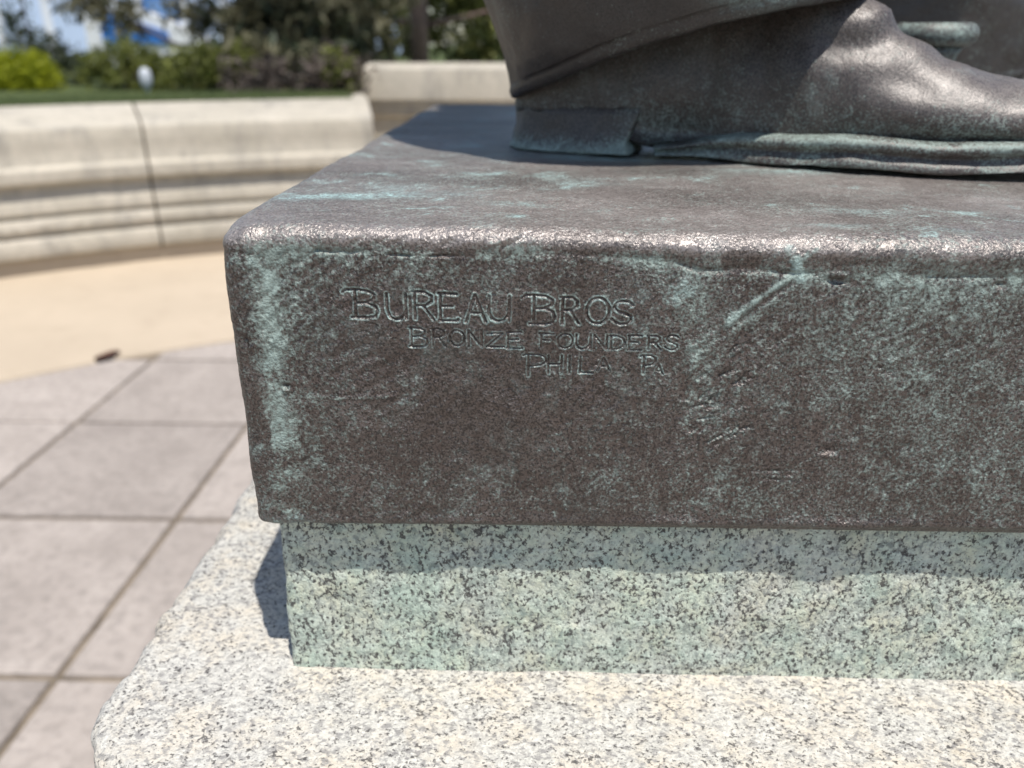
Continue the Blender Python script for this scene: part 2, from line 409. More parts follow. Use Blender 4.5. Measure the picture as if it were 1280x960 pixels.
# ------------------------------------------------------------------ curved retaining wall with mouldings
PROF = [(0.000, 0.090), (0.030, 0.092), (0.046, 0.104), (0.051, 0.130), (0.050, 0.165), (0.040, 0.194), (0.022, 0.208), (0.008, 0.214), (0.007, 0.224),
        (0.030, 0.232), (0.040, 0.250), (0.039, 0.284), (0.028, 0.304), (0.008, 0.312), (-0.004, 0.316), (-0.005, 0.326), (0.012, 0.334), (0.022, 0.344), (0.022, 0.380), (0.006, 0.424), (-0.014, 0.456), (-0.020, 0.480),
        (-0.020, 0.498), (0.034, 0.504), (0.046, 0.514), (0.050, 0.545), (0.046, 0.580), (0.032, 0.592), (0.004, 0.597), (0.000, 0.606), (0.001, 0.700), (0.003, 0.785), (-0.003, 0.797), (-0.016, 0.806),
        (-0.30, 0.846), (-0.58, 0.886), (-0.62, 0.880), (-0.62, 0.30), (-0.10, 0.03), (-0.02, 0.03), (-0.012, 0.086)]
def arc_section(name, prof, a0, a1, rbase, n=40, chip=0.0015, seed=0, zoff=0.0):
    prof = np.array(prof); m = len(prof)
    A = np.linspace(a0, a1, n)
    rr = rbase - prof[:, 0][:, None]; zz = np.broadcast_to(prof[:, 1][:, None] + zoff, (m, n))
    X = CX + rr * np.cos(A)[None]; Y = CY + rr * np.sin(A)[None]
    V = np.stack([X, Y, zz], -1)
    nz = fbm(V, 9.0, 3, seed)[..., None]; nz2 = fbm(V, 40.0, 2, seed + 5)[..., None]
    V = V + np.stack([np.cos(A), np.sin(A), 0 * A], -1)[None] * (nz * chip * 2 + nz2 * chip)
    idx = np.arange(m * n).reshape(m, n)
    a = idx; b = np.roll(idx, -1, 0)
    F = np.stack([a[:, :-1], a[:, 1:], b[:, 1:], b[:, :-1]], -1).reshape(-1, 4)
    me = np_mesh(name, V.reshape(-1, 3), F, None, True)
    bm = bmesh.new(); bm.from_mesh(me); bm.verts.ensure_lookup_table()
    for col in (0, n - 1):
        f = bm.faces.new([bm.verts[i] for i in idx[:, col]]); f.smooth = False
    bmesh.ops.recalc_face_normals(bm, faces=bm.faces)
    for e in bm.edges:
        if len(e.link_faces) == 2 and e.calc_face_angle(0) > 0.55: e.smooth = False
    bm.to_mesh(me); bm.free()
    return me
wall = empty('retaining_wall', (0, 0, 0))
tag(wall, 'curved pale stone retaining wall with stacked mouldings and a sloping top', 'wall')
JA = math.atan2(4.83 - CY, -2.30 - CX)                       # the joint that shows
STEP = 1.62 / R_WALL; GAP = 0.007 / R_WALL
edges = [OPEN_A1, JA]
while edges[-1] < R(360) + OPEN_A0 - STEP * 1.2: edges.append(edges[-1] + STEP)
edges.append(R(360) + OPEN_A0)
for i in range(len(edges) - 1):
    vis = i < 4
    o = link('stone_section', arc_section('stone_section', PROF, edges[i] + GAP, edges[i + 1] - GAP, R_WALL, 60 if vis else 14, seed=i), M_WALL, wall)
    o = link('base_course', arc_section('base_course', [(0.006, -0.03), (0.006, 0.080), (0.0, 0.0885), (-0.06, 0.0885), (-0.06, -0.03)], edges[i] + GAP * 0.3, edges[i + 1] - GAP * 0.3, R_WALL, 40 if vis else 14, 0.0006, seed=i + 20), M_TAN, wall)
    if i:
        inner = [(q[0] - 0.013, q[1]) for q in PROF[:-4]]
        inner = [(max(-0.6, p_), min(0.875, z_)) for p_, z_ in inner] + [(-0.6, 0.3), (-0.1, 0.1)]
        link('joint_mortar', arc_section('joint_mortar', inner, edges[i] - GAP * 1.6, edges[i] + GAP * 1.6, R_WALL, 3, 0.001, seed=i + 40), M_JOINT, wall)

# straight taller wall across the opening, standing farther back
def straight_wall(name, prof, x0, x1, yb, nx=60, seed=3):
    prof = np.array(prof); m = len(prof); xs = np.linspace(x0, x1, nx)
    V = np.stack([np.broadcast_to(xs[None], (m, nx)), yb - np.broadcast_to(prof[:, 0][:, None], (m, nx)), np.broadcast_to(prof[:, 1][:, None], (m, nx))], -1).copy()
    V[..., 1] += fbm(V, 9, 3, seed) * 0.003
    idx = np.arange(m * nx).reshape(m, nx); b = np.roll(idx, -1, 0)
    F = np.stack([idx[:, :-1], idx[:, 1:], b[:, 1:], b[:, :-1]], -1).reshape(-1, 4)
    me = np_mesh(name, V.reshape(-1, 3), F, None, True)
    bm = bmesh.new(); bm.from_mesh(me); bm.verts.ensure_lookup_table()
    for col in (0, nx - 1): bm.faces.new([bm.verts[i] for i in idx[:, col]]).smooth = False
    bmesh.ops.recalc_face_normals(bm, faces=bm.faces)
    for e in bm.edges:
        if len(e.link_faces) == 2 and e.calc_face_angle(0) > 0.5: e.smooth = False
    bm.to_mesh(me); bm.free(); return me
PROF2 = [(-0.03, 0.0), (-0.03, 0.60), (-0.03, 0.66), (0.0, 0.672), (0.022, 0.690), (0.024, 0.715), (0.008, 0.728), (0.03, 0.736), (0.036, 0.765), (0.020, 0.784), (0.020, 0.792), (0.055, 0.798), (0.065, 0.812), (0.065, 1.03), (0.058, 1.05), (0.03, 1.062), (-0.20, 1.082), (-0.40, 1.085), (-0.40, 0.0)]
tw = empty('terrace_wall', (0, 7.0, 0))
tag(tw, 'taller straight pale stone wall farther back, beside the end of the curved wall', 'wall')
for x0, x1, s in ((-1.42, 0.38, 3), (0.395, 2.2, 4), (2.215, 4.62, 5)):
    link('stone_section', straight_wall('stone_section', PROF2, x0, x1, 0.0, 60, s), M_WALL, tw)
# the return of the round wall at its end, running back to the terrace wall
ra = OPEN_A1 + 0.012
rw = empty('return_wall', (0, 0, 0)); tag(rw, 'low stone return wall joining the curved wall end beside the shrubs to the taller wall', 'wall')
def rot_box(name, r0, r1, w0, w1, z0, z1, ang, bev=0.006):
    me = box_mesh(name, r0, r1, w0, w1, z0, z1, bev)
    me.transform(Matrix.Translation((CX, CY, 0)) @ Matrix.Rotation(ang, 4, 'Z')); return me
link('wall_block', rot_box('wall_block', R_WALL + 0.624, 7.02, 0.0, 0.36, -0.02, 0.72, OPEN_A1 + 0.004), M_WALL, rw)
link('coping', rot_box('coping', R_WALL + 0.624, 7.02, -0.02, 0.38, 0.722, 0.875, OPEN_A1 + 0.004), M_WALL, rw)

rw2 = empty('return_wall', (0, 0, 0)); tag(rw2, 'low stone return wall across the opening, on the side beyond the statue', 'wall')
link('wall_block', rot_box('wall_block', R_WALL + 0.624, 8.05, -0.36, 0.0, -0.02, 0.72, OPEN_A0 - 0.004), M_WALL, rw2)
link('coping', rot_box('coping', R_WALL + 0.624, 8.05, -0.38, 0.02, 0.722, 0.875, OPEN_A0 - 0.004), M_WALL, rw2)

# ------------------------------------------------------------------ granite pedestal
def wavy(amp, scale, seed, amp2=0.0, scale2=200.0):
    def f(V, NV):
        h = fbm(V, scale, 3, seed) * amp
        if amp2: h = h + fbm(V, scale2, 2, seed + 9) * amp2
        return V + NV * h[..., None], {}
    return f
def line(a, b, st): return list(np.linspace(a, b, max(2, int(abs(b - a) / st) + 1)))[1:-1]
def round_prof(top, bottom, r_top, r_bot, rows, cxmax, n=6):
    pr = [(d, top) for d in np.linspace(cxmax, r_top * 1.5, 24)]
    for i in range(n + 1):
        a = math.pi / 2 * i / n; pr.append((r_top * (1 - math.sin(a)), top - r_top * (1 - math.cos(a))))
    pr += [(0.0, z) for z in np.linspace(top - r_top, bottom + r_bot, rows)[1:-1]]
    for i in range(n + 1):
        a = math.pi / 2 * i / n; pr.append((r_bot * (1 - math.cos(a)), bottom + r_bot * (1 - math.sin(a))))
    pr.append((cxmax, bottom)); return pr
ped = empty('granite_pedestal', (0.24, 0.70, 0))
tag(ped, 'pale speckled granite pedestal with green-stained upper block under the bronze plinth', 'pedestal')
def shift(me, d=(0.24, 0.70, 0)):
    me.transform(Matrix.Translation((-d[0], -d[1], -d[2]))); return me
def block_disp(V, NV):
    V = V.copy(); V[..., 0] -= (1.03 - V[..., 2]) * 0.035 * (1 - sstep(-0.12, 0.3, V[..., 0]))
    h = fbm(V, 40, 3, 31) * 0.0012 + fbm(V, 190, 2, 33) * 0.0006
    return V + NV * h[..., None], {}
me = sweep_box('upper_block', -0.1235, 0.604, 0.332, 1.04, round_prof(1.0292, 0.9215, 0.002, 0.001, 60, 0.30), line(-0.12, 0.30, 0.0018) + line(0.30, 0.60, 0.01), line(0.334, 1.038, 0.008), line(0.60, -0.12, 0.02), 0.003, block_disp)
link('upper_block', shift(me), M_GRAN_BLOCK, ped)
def slab_disp(V, NV):
    side = np.clip(1 - np.abs(NV[..., 2]), 0, 1)
    h = fbm(V, 26, 3, 51) * 0.0062 + fbm(V, 75, 3, 52) * 0.0042 + np.minimum(0, fbm(V, 17, 2, 58)) * 0.004 + 0.001
    flat = fbm(V, 60, 3, 53) * 0.0008 + fbm(V, 210, 2, 54) * 0.00035
    edge = np.clip(1 - (0.923 - V[..., 2]) / 0.03, 0, 1) * (V[..., 2] < 0.9229)
    hh = np.where(np.abs(NV[..., 2]) > 0.95, flat, h * (0.35 + 0.65 * side))
    return V + NV * hh[..., None], {}
SX0, SX1, SY0, SY1 = -0.2170, 0.697, 0.250, 1.13
pr = [(d, 0.923) for d in np.linspace(0.36, 0.13, 14)] + [(d, 0.923) for d in np.linspace(0.128, 0.010, 60)]
pr += [(0.010 * (1 - math.sin(a)), 0.923 - 0.012 * (1 - math.cos(a))) for a in np.linspace(0.05, math.pi / 2, 12)]
pr += [(0.0, z) for z in np.linspace(0.908, 0.68, 90)] + [(0.006, 0.672), (0.02, 0.670), (0.36, 0.670)]
me = sweep_box('cap_slab', SX0, SX1, SY0, SY1, pr, line(SX0 + 0.055, 0.35, 0.0025) + line(0.35, SX1 - 0.055, 0.01), line(SY0 + 0.055, SY1 - 0.055, 0.0025), line(SX1 - 0.055, SX0 + 0.055, 0.012), 0.054, slab_disp, 26)
link('cap_slab', shift(me), M_GRAN_SLAB, ped)
me = sweep_box('shaft', -0.165, 0.645, 0.295, 1.08, round_prof(0.672, 0.20, 0.004, 0.004, 24, 0.30), line(-0.16, 0.64, 0.02), line(0.30, 1.07, 0.02), line(0.64, -0.16, 0.02), 0.004, wavy(0.0012, 18, 61))
link('shaft', shift(me), M_GRAN_SLAB, ped)
me = sweep_box('base_step', -0.27, 0.75, 0.19, 1.19, round_prof(0.202, -0.04, 0.012, 0.004, 16, 0.34), line(-0.25, 0.73, 0.02), line(0.21, 1.17, 0.02), line(0.73, -0.25, 0.02), 0.012, wavy(0.004, 16, 71))
link('base_step', shift(me), M_GRAN_SLAB, ped)

# ------------------------------------------------------------------ bronze plinth with the founders' inscription
GL = {
 'B': [[(0, 1), (0.12, 1), (0.12, 0), (0, 0)], [(0.12, 1), (0.62, 0.98), (0.86, 0.86), (0.86, 0.68), (0.62, 0.55), (0.14, 0.53)], [(0.62, 0.54), (0.95, 0.42), (1, 0.22), (0.86, 0.05), (0.55, 0), (0.12, 0)]],
 'b': [[(-0.18, 0.90), (-0.05, 1.0), (0.30, 1.0), (0.66, 0.97), (0.90, 0.84), (0.86, 0.66), (0.60, 0.55), (0.30, 0.53)], [(0.24, 0.98), (0.24, 0.02)], [(0.10, 0.0), (0.62, 0.0), (0.92, 0.06), (1.0, 0.24), (0.92, 0.42), (0.60, 0.55)]],
 'U': [[(0.04, 1), (0.04, 0.32), (0.18, 0.08), (0.42, 0), (0.68, 0.04), (0.88, 0.20), (0.96, 0.40)], [(0.96, 1), (0.96, 0.02)]],
 'R': [[(0.1, 1), (0.1, 0)], [(0, 1), (0.62, 0.99), (0.88, 0.86), (0.88, 0.66), (0.62, 0.52), (0.12, 0.5)], [(0.5, 0.51), (1.0, 0.0)]],
 'E': [[(0.08, 1), (0.08, 0)], [(0, 1), (0.95, 1)], [(0.08, 0.54), (0.72, 0.54)], [(0, 0), (1, 0), (1.0, 0.06)]],
 'A': [[(0, 0), (0.46, 1), (1, 0)], [(0.2, 0.34), (0.8, 0.34)]],
 'O': [[(0.5 + 0.5 * math.cos(t), 0.5 + 0.5 * math.sin(t)) for t in [2 * math.pi * i / 20 for i in range(21)]]],
 'S': [[(0.95, 0.82), (0.78, 0.97), (0.48, 1), (0.18, 0.92), (0.08, 0.74), (0.24, 0.58), (0.60, 0.47), (0.9, 0.34), (0.94, 0.16), (0.74, 0.02), (0.40, 0), (0.1, 0.1), (0, 0.22)]],
 'N': [[(0.05, 0), (0.05, 1), (0.95, 0), (0.95, 1)]],
 'Z': [[(0.05, 1), (0.95, 1), (0.02, 0), (1, 0)]],
 'F': [[(0.1, 1), (0.1, 0)], [(0, 1), (1, 1)], [(0.1, 0.54), (0.7, 0.54)]],
 'D': [[(0.1, 1), (0.1, 0)], [(0, 1), (0.5, 0.98), (0.88, 0.8), (1, 0.5), (0.88, 0.2), (0.5, 0.02), (0, 0)]],
 'P': [[(0.2, 1), (0.2, 0)], [(-0.02, 0.94), (0.08, 1), (0.66, 1), (0.95, 0.88), (0.98, 0.68), (0.78, 0.52), (0.25, 0.47)]],
 'H': [[(0.05, 1), (0.05, 0)], [(0.95, 1), (0.95, 0)], [(0.05, 0.52), (0.95, 0.52)]],
 'I': [[(0.5, 1), (0.5, 0)]],
 'L': [[(0.08, 1), (0.08, 0), (1, 0)]],
}
TEXT = [('b', -78.8, -66.5, 124.4, 136.7), ('U', -62.8, -54.2, 124.1, 135.3), ('R', -51.6, -42.8, 124.2, 136.3), ('E', -40.6, -32.7, 124.0, 135.7), ('A', -29.3, -20.9, 123.5, 135.5), ('U', -20.0, -10.8, 124.0, 135.2), ('b', -3.7, 8.1, 123.1, 135.8), ('R', 10.4, 18.1, 123.4, 135.1), ('O', 21.1, 30.7, 123.5, 134.9), ('S', 32.1, 40.7, 123.4, 133.7),
        ('B', -53.6, -45.9, 111.8, 120.5), ('R', -44.0, -38.2, 112.1, 120.2), ('O', -36.4, -30.1, 112.5, 119.7), ('N', -28.6, -22.4, 112.3, 119.8), ('Z', -20.7, -13.4, 112.1, 118.5), ('E', -12.0, -5.6, 111.7, 119.1), ('F', 1.9, 7.9, 112.1, 118.7), ('O', 9.5, 15.9, 112.1, 118.8), ('U', 17.2, 23.7, 111.7, 118.4), ('N', 24.9, 30.8, 111.5, 118.2), ('D', 31.7, 38.2, 111.6, 118.0), ('E', 39.5, 45.3, 111.6, 118.3), ('R', 47.6, 53.6, 112.0, 118.4), ('S', 55.2, 61.0, 112.1, 118.7),
        ('P', -4.8, 5.1, 98.5, 108.8), ('H', 5.5, 11.8, 100.0, 108.6), ('I', 14.5, 15.6, 100.0, 108.6), ('L', 19.1, 25.3, 100.4, 108.1), ('A', 27.1, 32.3, 101.6, 107.4), ('P', 45.5, 51.9, 100.2, 109.1), ('A', 51.8, 55.3, 100.2, 104.6)]
PX0, PX1, PY0, PY1 = -0.1302, 0.612, 0.32, 1.05
ZT, ZB = 1.1622, 1.0208
def plinth_disp(V, NV):
    V = V.copy(); P0 = V.copy()
    x = P0[..., 0]; y = P0[..., 1]; z = P0[..., 2]
    out = np.clip(-NV[..., 1], 0, 1)                              # how far a point faces the front
    front = (out > 0.5) & (y < PY0 + 0.03)
    top = np.clip(NV[..., 2], 0, 1) * (z > 1.1)
    side = np.clip(np.hypot(NV[..., 0], NV[..., 1]), 0, 1)
    outer = (z > ZB - 0.001) & ((np.hypot(NV[..., 0], NV[..., 1]) > 0.3) | (z > 1.1))
    inner = (z < 1.035) & (side < 0.5)
    # the casting is not true: faces wander by a millimetre or so
    h = fbm(P0, 11, 3, 1) * 0.0016 + fbm(P0, 45, 3, 2) * 0.0006 + fbm(P0, 170, 3, 3) * 0.00034 + fbm(P0, 430, 2, 4) * 0.00017
    # rolled rim along the top edge and the hollow under it
    below = ZT - z
    gx = np.array([-130, -84, -64, -45, -22, 10, 36, 59, 82, 108, 128, 198, 700]) / 1000.
    gd = np.array([9.0, 8.2, 7.4, 8.4, 7.2, 7.6, 9.2, 11.0, 12.5, 14.0, 14.0, 13.5, 13.0]) / 1000.
    drop = np.interp(x, gx, gd) + fbm(P0, 60, 2, 6) * 0.0018
    rim = np.exp(-((below - drop * 0.42) / (drop * 0.40)) ** 2) * side
    h = h + rim * (0.0014 + 0.0008 * fbm(P0, 30, 2, 7))
    gmod = sstep(-0.25, 0.5, fbm(P0, 26, 3, 8))
    groove = np.exp(-((below - drop * 1.12) / 0.0017) ** 2) * side
    h = h - groove * (0.0001 + 0.0008 * gmod ** 2)
    # swelling along the front left upright edge
    le = (x - PX0)
    h = h + np.where(front, np.exp(-((le - 0.011) / 0.006) ** 2) * 0.0011 * (1 + fbm(P0, 50, 2, 9)), 0)
    h = h - np.where(front, np.exp(-((le - 0.023) / 0.004) ** 2) * 0.0007 * sstep(-0.2, 0.4, fbm(P0, 40, 2, 10)), 0)
    # lower edge: thin folded lip
    h = h + np.exp(-((z - ZB - 0.003) / 0.0028) ** 2) * side * 0.0012 * (0.6 + fbm(P0, 35, 2, 12))
    pat = np.zeros(x.shape); bri = np.zeros(x.shape)
    X = x * 1000; Z = z * 1000 - 1000
    fr = np.where(front)
    xf, zf = X[fr], Z[fr]; pf = P0[fr]
    hf = np.zeros(xf.shape); pp = np.zeros(xf.shape); bb = np.zeros(xf.shape)
    # tool strokes: faint diagonal combing over part of the face
    comb = np.sin((xf * 0.62 - zf * 0.78 + 5 * fbm(pf, 25, 2, 14)) * 1.15)
    hf += comb * 0.00019 * sstep(0.0, 0.5, fbm(pf, 18, 2, 15) + 0.25 * np.exp(-((xf + 60) / 60) ** 2))
    jw = fbm(pf, 260, 2, 16) * 0.22
    # engraved letters
    dmin = np.full(xf.shape, 99.0); small = np.zeros(xf.shape)
    for ch, xa, xb, za, zb in TEXT:
        big = 1.0 if za > 121 else 0.0
        sel = np.where((xf > xa - 5) & (xf < xb + 4) & (zf > za - 3) & (zf < zb + 3))[0]
        lx, lz = xf[sel], zf[sel]; dm = np.full(lx.shape, 99.0)
        for st in GL[ch]:
            pts = [(xa + q[0] * (xb - xa) + random.uniform(-.12, .12), za + q[1] * (zb - za) + random.uniform(-.12, .12)) for q in st]
            for (a, b), (c, d2) in zip(pts[:-1], pts[1:]):
                dm = np.minimum(dm, seg_dist(lx, lz, a, b, c, d2)[0])
        w = 1.0 if big else 1.22
        upd = dm * w < dmin[sel]
        dmin[sel] = np.where(upd, dm * w, dmin[sel])
    dj = dmin + jw
    cut = 1 - sstep(0.05, 0.78, dj)
    deep = np.interp(zf, [98, 110, 121, 124], [0.00056, 0.00050, 0.00052, 0.00060])
    hf -= cut * deep * (1 + 0.25 * fbm(pf, 120, 2, 17))
    ridge = np.exp(-((dj - 0.98) / 0.30) ** 2)
    hf += ridge * 0.00018
    tw_ = np.interp(zf, [98, 110, 121, 124], [0.34, 0.36, 0.5, 0.62])
    pp += 1.25 * np.exp(-((dj - 1.00) / 0.36) ** 2) * tw_ * (0.75 + 0.9 * fbm(pf, 140, 2, 18)); pp -= cut * 0.10
    bb += np.exp(-((dj - 0.88) / 0.26) ** 2) * np.interp(zf, [98, 110, 121, 124], [0.50, 0.46, 0.50, 0.58]) * np.clip(0.75 + 1.0 * fbm(pf, 160, 2, 19), 0, 1.2)
    # gouges, scars, pits
    sj = fbm(pf, 150, 3, 61); sm = 0.25 + 1.1 * sstep(-0.45, 0.35, fbm(pf, 90, 2, 62))
    def scar(pts, wdt, amp, green=0.0):
        nonlocal hf, pp, bb
        d = np.full(xf.shape, 99.0)
        for (a, b), (c, d2) in zip(pts[:-1], pts[1:]): d = np.minimum(d, seg_dist(xf, zf, a, b, c, d2)[0])
        d = np.abs(d + sj * wdt * 0.9); e = np.exp(-(d / wdt) ** 2) * sm; hf += 1.35 * e * amp; pp += e * green; bb += e * max(0.0, green - 0.7) * 1.2
    scar([(68.3, 111.0), (80.7, 121.2), (97.1, 136.3), (106.4, 144.5)], 1.0, -0.00025, -0.1)
    scar([(66.0, 113.6), (78.5, 123.4), (95.0, 138.4), (105.4, 146.5)], 1.5, 0.0004, 0.80)
    scar([(70.0, 110.8), (82.5, 120.4), (98.5, 135.0)], 2.4, 0.0003, 0.45)
    scar([(63.4, 98.7), (75.8, 111.7)], 1.6, 0.0005, 0.3)
    scar([(101.8, 156.5), (105.8, 150.0), (108.2, 145.4)], 1.6, 0.0004, 1.2)
    scar([(103.8, 152.6), (113.0, 156.6)], 1.0, 0.0003, 0.9)
    scar([(104.9, 52.3), (120.8, 53.4)], 0.55, -0.0006); scar([(105.4, 48.2), (121.6, 47.6)], 0.55, -0.0007); scar([(106, 49.6), (121, 49.2)], 0.5, 0.0004, 0.2)
    scar([(-113, 88.3), (-86.6, 86.7), (-65.2, 87.7)], 0.7, 0.00018, 0.3); scar([(46.8, 89.1), (67.7, 86.5)], 0.7, 0.0005, 0.25)
    scar([(-112, 128), (-104, 118), (-109, 104)], 1.4, 0.0005, 0.35); scar([(-88, 142), (-104, 128)], 0.9, 0.0004, 0.2)
    scar([(-90, 153), (-76, 152.2), (-66, 153.6)], 0.6, -0.0008); scar([(-62, 151.8), (-45, 151.2), (-30, 152.0)], 0.6, -0.0008)
    for k in range(9):
        a0 = -84 + 9 * k + random.uniform(-3, 3); scar([(a0, 156 + random.uniform(-1, 1)), (a0 + random.uniform(5, 12), 159 + random.uniform(-1, 1))], 0.6, random.choice([0.0005, -0.0005]), 0.2)
    for k in range(26):
        a0 = random.uniform(66, 92); b0 = random.uniform(60, 112)
        scar([(a0, b0), (a0 + random.uniform(2, 6), b0 + random.uniform(1, 5))], random.uniform(0.5, 0.9), random.choice([0.0004, -0.0005]), random.choice([0, 0.25]))
    for (px_, pz_, rw_, rh_, am) in ((122.7, 144.0, 4.5, 1.8, -0.0013), (122.7, 147, 4.5, 1.2, 0.0006), (131.8, 63.7, 4.0, 2.2, -0.0007), (131.8, 61.0, 4.0, 1.2, 0.0005), (188.3, 143.9, 2.5, 1.5, -0.0008), (147.3, 105.2, 1.2, 0.8, -0.0006), (152, 103, 5.0, 2.0, -0.0004), (-124.3, 113.2, 1.5, 2.6, -0.0012), (-122.0, 110.5, 1.0, 1.0, 0.0006), (-109, 92.2, 1.8, 1.3, -0.0008), (-109, 90.3, 1.6, 0.8, 0.0007), (-52, 89, 2, 4, 0.0002), (165, 66, 4, 2, -0.0004)):
        hf += 1.7 * am * np.exp(-((xf - px_) / rw_) ** 2 - ((zf - pz_) / rh_) ** 2)
    for k in range(70):
        a0, b0 = random.uniform(-110, 220), random.uniform(30, 148); L_ = random.uniform(5, 22); an = R(random.choice([38, 42, 50, 35]) + random.uniform(-6, 6))
        sel = np.where((xf > a0 - 2) & (xf < a0 + L_ + 2) & (zf > b0 - 2) & (zf < b0 + L_ + 2))[0]
        d_, t_ = seg_dist(xf[sel], zf[sel], a0, b0, a0 + L_ * math.cos(an), b0 + L_ * math.sin(an))
        e_ = np.exp(-(d_ / random.uniform(0.35, 0.6)) ** 2) * np.sin(math.pi * np.clip(t_, 0.02, 0.98))
        hf[sel] -= e_ * random.uniform(0.00012, 0.00030); pp[sel] += e_ * random.uniform(-0.1, 0.35)
    for k in range(110):
        px_, pz_ = random.uniform(-122, 230), random.uniform(25, 150); s_ = random.uniform(0.4, 1.1)
        sel = np.where((np.abs(xf - px_) < 5) & (np.abs(zf - pz_) < 5))[0]
        hf[sel] += random.choice([-0.0004, 0.0003]) * np.exp(-((xf[sel] - px_) / s_) ** 2 - ((zf[sel] - pz_) / (s_ * random.uniform(0.6, 1.2))) ** 2)
    # where verdigris has gathered on the front
    n1 = wfbm(pf, 18, 4, 20, 0.6); n2 = wfbm(pf, 70, 4, 21, 0.65); n3 = wfbm(pf * np.array([1, 1, 0.6]), 130, 3, 22, 0.65)
    def blob(a, b, sa, sb): return np.exp(-((xf - a) / sa) ** 2 - ((zf - b) / sb) ** 2)
    pp += 0.00 + 0.26 * n1 + 0.13 * n2 + 0.14 * n3 + 0.24 * sstep(40, 130, xf)
    pp += 0.66 * np.exp(-((xf + 116 - 5 * n1) / 6) ** 2) * (0.7 + 2.0 * n2) + 0.28 * np.exp(-((xf + 108) / 12) ** 2)
    pp += 0.46 * blob(62, 134, 10, 15) + 0.36 * blob(74, 98, 10, 26) + 0.14 * blob(160, 115, 44, 40) + 0.14 * blob(30, 37, 75, 12) + 0.16 * blob(86, 44, 24, 16) + 0.14 * blob(193, 50, 30, 20)
    pp += 0.26 * blob(-60, 146, 70, 9) + 0.30 * blob(180, 140, 60, 12) - 0.26 * blob(-20, 84, 55, 22) - 0.22 * blob(-50, 120, 40, 18) - 0.15 * blob(112, 66, 22, 20)
    pp += 0.35 * blob(-52.9, 87.1, 2.5, 5.5) + 0.3 * blob(-50, 93, 1.6, 4)
    dr = np.interp(xf / 1000., gx, gd) * 1000
    pp += 0.65 * np.exp(-((162.2 - zf - dr * 1.15) / 3.6) ** 2) * (0.6 + 1.6 * n2) - 0.30 * np.exp(-((162.2 - zf - dr * 0.35) / 3.5) ** 2)
    pp -= 0.25 * np.exp(-((zf - 22) / 4) ** 2)
    bb += 0.30 * np.clip(n2 + 0.7 * n3 - 0.1, 0, 1) * (np.exp(-((xf + 116) / 9) ** 2) + blob(64, 134, 10, 12) + 0.5) + 0.9 * blob(-111, 22.8, 8, 2.2) * (0.7 + n2)
    h[fr] += hf * sstep(0.4, 0.95, out[fr]); pat[fr] = pp
    bri[fr] = bb
    # verdigris on the top and the other sides
    rest = np.where(~front)
    pr_ = P0[rest] * np.array([0.7, 1, 1]); m1 = wfbm(pr_, 15, 4, 24, 0.6); m2 = wfbm(pr_, 60, 4, 25, 0.65)
    pat[rest] = 0.16 + 0.42 * m1 + 0.42 * m2
    bri[rest] = 0.7 * sstep(0.34, 0.60, m2 + 0.35 * m1) * (NV[..., 2][rest] > 0.5)
    for (bx_, by_, sa, sb, am) in ((-0.093, 0.389, 0.011, 0.009, 1.3), (-0.115, 0.380, 0.010, 0.008, 0.8), (-0.070, 0.400, 0.013, 0.009, 0.8), (-0.009, 0.345, 0.004, 0.003, 0.8), (-0.045, 0.403, 0.016, 0.010, 0.5), (-0.011, 0.373, 0.012, 0.006, 0.4), (-0.072, 0.419, 0.016, 0.010, 0.4), (0.025, 0.446, 0.02, 0.012, 0.35), (0.128, 0.341, 0.012, 0.004, 0.6), (0.174, 0.334, 0.014, 0.003, 0.6), (0.15, 0.375, 0.02, 0.008, 0.35), (0.05, 0.55, 0.07, 0.014, 0.7), (0.15, 0.50, 0.05, 0.012, 0.6)):
        bri[rest] += am * np.exp(-((P0[..., 0][rest] - bx_) / sa) ** 2 - ((P0[..., 1][rest] - by_) / sb) ** 2) * (NV[..., 2][rest] > 0.5) * np.clip(0.9 + 1.2 * m2, 0, 1.4)
    du = np.clip(NV[..., 2], 0, 1) ** 0.8 * (z > 1.1) * np.clip(0.78 + 0.5 * fbm(P0 * np.array([.6, 1, 1]), 20, 3, 71), 0, 1) + 0.48 * rim * np.clip(0.6 + fbm(P0, 40, 2, 72), 0, 1)  # sky sheen painted on the upward face, highlight painted along the rim
    h = np.where(inner, 0, h)
    V = V + NV * h[..., None]
    cn = np.exp(-((x - PX0) / 0.016) ** 2 - ((y - PY0) / 0.016) ** 2 - ((z - ZT) / 0.016) ** 2)
    V = V + cn[..., None] * np.array([0.0012, 0.0012, -0.0026])
    # the block droops a little to its right and leans in at the top
    V[..., 2] -= 0.0125 * np.clip(x + 0.12, 0, 0.5) * sstep(1.05, 1.16, z)
    V[..., 2] += np.where(inner, 0, 0.006 * np.clip(x + 0.12, 0, 0.45)) * (1 - sstep(1.02, 1.06, z))
    V[..., 0] += np.clip(z - ZB, 0, 1) * 0.012 * (1 - sstep(-0.12, 0.3, x))
    return V, {'pat': np.clip(pat, -0.5, 1.3), 'bright': np.clip(bri, 0, 1), 'painted_sheen': np.clip(du, 0, 1)}
pr = [(d, ZT) for d in np.linspace(0.34, 0.06, 70)] + [(d, ZT) for d in np.linspace(0.0575, 0.0096, 60)]
RT = 0.0084
pr += [(RT * (1 - math.sin(a)), ZT - RT * (1 - math.cos(a))) for a in np.linspace(0.02, math.pi / 2, 26)]
pr += [(0.0, z) for z in np.linspace(ZT - RT - 0.0004, ZB + 0.0035, 330)]
pr += [(0.003 * (1 - math.cos(a)), ZB + 0.003 * (1 - math.sin(a))) for a in np.linspace(0.05, math.pi / 2, 10)]
